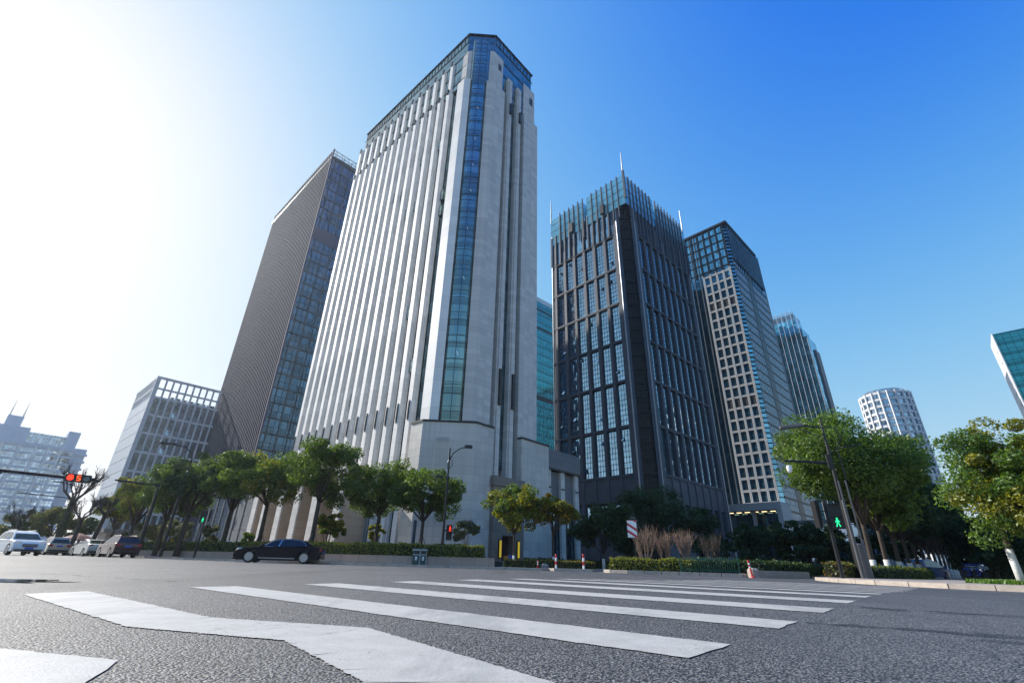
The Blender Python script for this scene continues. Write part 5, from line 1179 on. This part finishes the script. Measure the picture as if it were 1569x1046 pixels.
        MB().bevbox(cab[0][0] - .42, cab[0][0] - .22, s * (hw + .1) - .1, s * (hw + .1) + .1, zb + .02, zb + .17, .03).build('mirror', paint_, T)
        hx = prof[-4][0]; hz = prof[-4][1]
        MB().bevbox(hx - .32, hx + .03, s * (hw - .26) - .2, s * (hw - .26) + .17, hz - .06, hz + .1, .03).build('headlight', M['lamp'], T)
        tx, tz = prof[3]; MB().bevbox(tx - .03, tx + .3, s * (hw - .2) - .2, s * (hw - .2) + .16, tz - .24, tz - .03, .03).build('taillight', M['red'], T)
        for wx in (wb, -wb):
            g = MB(); y0 = s * (hw - .13); g.lathe([(wr * .66, -.11), (wr * .9, -.12), (wr, -.08), (wr, .08), (wr * .9, .12), (wr * .66, .11)], 22, (wx, y0, wr), 'y'); wh = g.build('wheel', M['rubber'], T)
            g = MB(); yf = y0 + s * .125; ns = 10 if kind != 'limo' else 18
            g.lathe([(wr * .68, -.01), (wr * .70, .012), (wr * .62, .012), (wr * .62, -.01)], 22, (wx, yf, wr), 'y')
            for k in range(ns):
                th = 2 * math.pi * k / ns; c_, s_ = math.cos(th), math.sin(th); wdt = .013 if kind == 'limo' else .03
                g.add([(wx + c_ * .04 - s_ * wdt, yf, wr + s_ * .04 + c_ * wdt), (wx + c_ * .04 + s_ * wdt, yf, wr + s_ * .04 - c_ * wdt), (wx + c_ * wr * .65 + s_ * wdt, yf, wr + s_ * wr * .65 - c_ * wdt), (wx + c_ * wr * .65 - s_ * wdt, yf, wr + s_ * wr * .65 + c_ * wdt)], [(0, 1, 2, 3)])
            g.lathe([(.06, -.01), (.06, .02)], 12, (wx, yf, wr), 'y'); g.build('rim', M['chrome'], wh)
    wsh = sorted(cab, key=lambda p: -p[0]); f0, f1 = wsh[0], wsh[2]
    def pane(a, b, nm):
        g = MB(); t0, t1 = .12, .93; p = [(a[0] + (b[0] - a[0]) * t, a[1] + (b[1] - a[1]) * t) for t in (t0, t1)]
        dx, dz = b[0] - a[0], b[1] - a[1]; L_ = math.hypot(dx, dz); nx, nz = abs(dz) / L_ * (1 if nm == 'windscreen' else -1), abs(dx) / L_
        g.add([(p[0][0] + nx * .012, -yw(p[0][1]) + .06, p[0][1] + nz * .012), (p[0][0] + nx * .012, yw(p[0][1]) - .06, p[0][1] + nz * .012), (p[1][0] + nx * .012, yw(p[1][1]) - .08, p[1][1] + nz * .012), (p[1][0] + nx * .012, -yw(p[1][1]) + .08, p[1][1] + nz * .012)], [(0, 1, 2, 3)]); g.build(nm, M['carglass'], T)
    pane(wsh[0], wsh[1], 'windscreen'); pane(wsh[-1], wsh[-2], 'rear_window')
    if kind in ('suv', 'mpv'): 
        for s in (-1, 1): MB().tube([(.2, s * (yw(zr) - .05), zr + .02), (-1.6, s * (yw(zr) - .05), zr + .02)], .025, 5).build('roof_rail', M['chrome'], T)
    gx = prof[-3][0]
    MB().bevbox(gx - .2, gx + .035, -.42, .42, prof[-3][1] - .02, prof[-3][1] + .17, .03).build('grille', M['black'], T); MB().box(gx - .1, gx + .05, -.38, .38, prof[-3][1] + .06, prof[-3][1] + .09).build('grille_bar', M['chrome'], T)
    if plate:
        MB().box(Lh - .1, Lh + .025, -.24, .24, .42, .56).build('number_plate', M['plate'], T); MB().box(-Lh - .04, -Lh + .2, -.24, .24, prof[2][1] - .06, prof[2][1] + .09).build('number_plate', M['plate'], T)
    MB().bevbox(-Lh - .03, -Lh + .2, -hw + .12, hw - .12, zs + .12, zs + .26, .03).build('rear_bumper_insert', M['black'], T); MB().bevbox(Lh - .2, Lh + .0, -hw + .15, hw - .15, zs + .02, zs + .14, .02).build('front_bumper_insert', M['black'], T)
    return T
def paintm(name, col, metal=0.0):
    m = mat(name, col, .22, metal, .35); m.node_tree.nodes['Principled BSDF'].inputs['Coat Weight'].default_value = .25; m.node_tree.nodes['Principled BSDF'].inputs['Coat Roughness'].default_value = .06; return m
black_, white_, champ, cream, maroon, silver_, blue_ = paintm('black_car_paint', (.012, .012, .02)), paintm('white_car_paint', (.72, .73, .74)), paintm('champagne_car_paint', (.42, .37, .31), .3), paintm('cream_car_paint', (.55, .53, .47), .2), paintm('maroon_car_paint', (.07, .022, .028), .2), paintm('silver_car_paint', (.5, .52, .55), .5), paintm('blue_car_paint', (.03, .16, .5))
bn_ = black_.node_tree.nodes['Principled BSDF']; bn_.inputs['Specular IOR Level'].default_value = .14; bn_.inputs['Coat Weight'].default_value = 0; bn_.inputs['Base Color'].default_value = (.006, .006, .011, 1)
a, b = at(354, 859, 38.5), at(498, 861, 37.2); c_ = (a + b) / 2
car('black_saloon', 'long glossy black saloon crossing the junction with a chrome window line', 'car', (c_.x, c_.y, 0), math.degrees(math.atan2((a - b).x, (a - b).y)), black_, 'limo')
def carat(px, py, d, hd_, *r, **k):
    p = spot(px, py, d); k['loc'] = (p.x, p.y, gz(p.x, p.y)); return car(r[0], r[1], 'car', k['loc'], hd_, r[2], r[3], 'cars on the road at left')
carat(176, 856, 55, -52, 'offroad_car', 'dark red off-roader seen from behind, nearest the mast pole', maroon, 'suv')
carat(133, 855, 62, -55, 'saloon_car', 'cream saloon between the dark red off-roader and the beige people carrier', cream, 'sedan')
carat(75, 853, 69, -53, 'people_carrier', 'beige people carrier with dark rear window, right of the white off-roader', champ, 'mpv')
carat(52, 850, 82, -52, 'saloon_car', 'pale silver car half hidden between the white off-roader and the beige people carrier', silver_, 'sedan')
carat(22, 852, 53, 122, 'offroad_car', 'white off-roader facing the camera at the left edge', white_, 'suv')
p = spot(342, 838, 62, .3); car('parked_car', 'low white car roof showing over the clipped hedge', 'car', (p.x, p.y, .35), -100, white_, 'sedan')
p = spot(1422, 876, 62, .05); car('parked_car', 'small blue car glimpsed between the white trunk feet at right', 'car', (p.x, p.y, .05), 60, blue_, 'mpv')
# shared bicycles under the receding row
def bicycle(px, d, label):
    T = upright('bicycle', px, 880, d, .13, label, 'bicycle', 'blue bicycles under the shaded trees', rz=random.uniform(.2, .6))
    for x in (-.5, .5): MB().lathe([(.30, -.02), (.34, -.02), (.34, .02), (.30, .02)], 18, (x, 0, .34), 'y').build('wheel', M['rubber'], T)
    MB().tube([(-.5, 0, .34), (-.15, 0, .32), (-.25, 0, .8)], .025, 5).tube([(-.15, 0, .32), (.38, 0, .85), (.5, 0, .34)], .025, 5).tube([(-.25, 0, .74), (.36, 0, .78)], .025, 5).tube([(.38, 0, .85), (.33, 0, 1.05)], .02, 5).tube([(.33, -.26, 1.05), (.33, .26, 1.05)], .016, 5).build('frame', M['blue'], T)
    MB().bevbox(-.38, -.14, -.08, .08, .8, .88, .03).build('saddle', M['black'], T); MB().box(.42, .7, -.16, .16, .72, .95).build('basket', M['bingrey'], T)
for i, (px, lb) in enumerate(((1482, 'leftmost'), (1488, 'second'), (1494, 'third'), (1503, 'rightmost'))): bicycle(px, 50 + i * .3, lb + ' of the blue bicycles under the shaded trees')
# air: a thin even haze over the whole scene
hm = bpy.data.materials.new('haze_air'); hm.use_nodes = True; hn = hm.node_tree.nodes; hn.remove(hn['Principled BSDF'])
pv = hn.new('ShaderNodeVolumePrincipled'); pv.inputs['Color'].default_value = (.78, .89, 1, 1); pv.inputs['Density'].default_value = .00022; pv.inputs['Anisotropy'].default_value = .6
hm.node_tree.links.new(pv.outputs[0], hn['Material Output'].inputs['Volume'])
hz_ = MB().box(-420, 420, -60, 520, -1, 135).build('haze', hm); hz_['kind'] = 'stuff'; tag(hz_, 'thin pale haze in the air over the whole junction', 'haze')
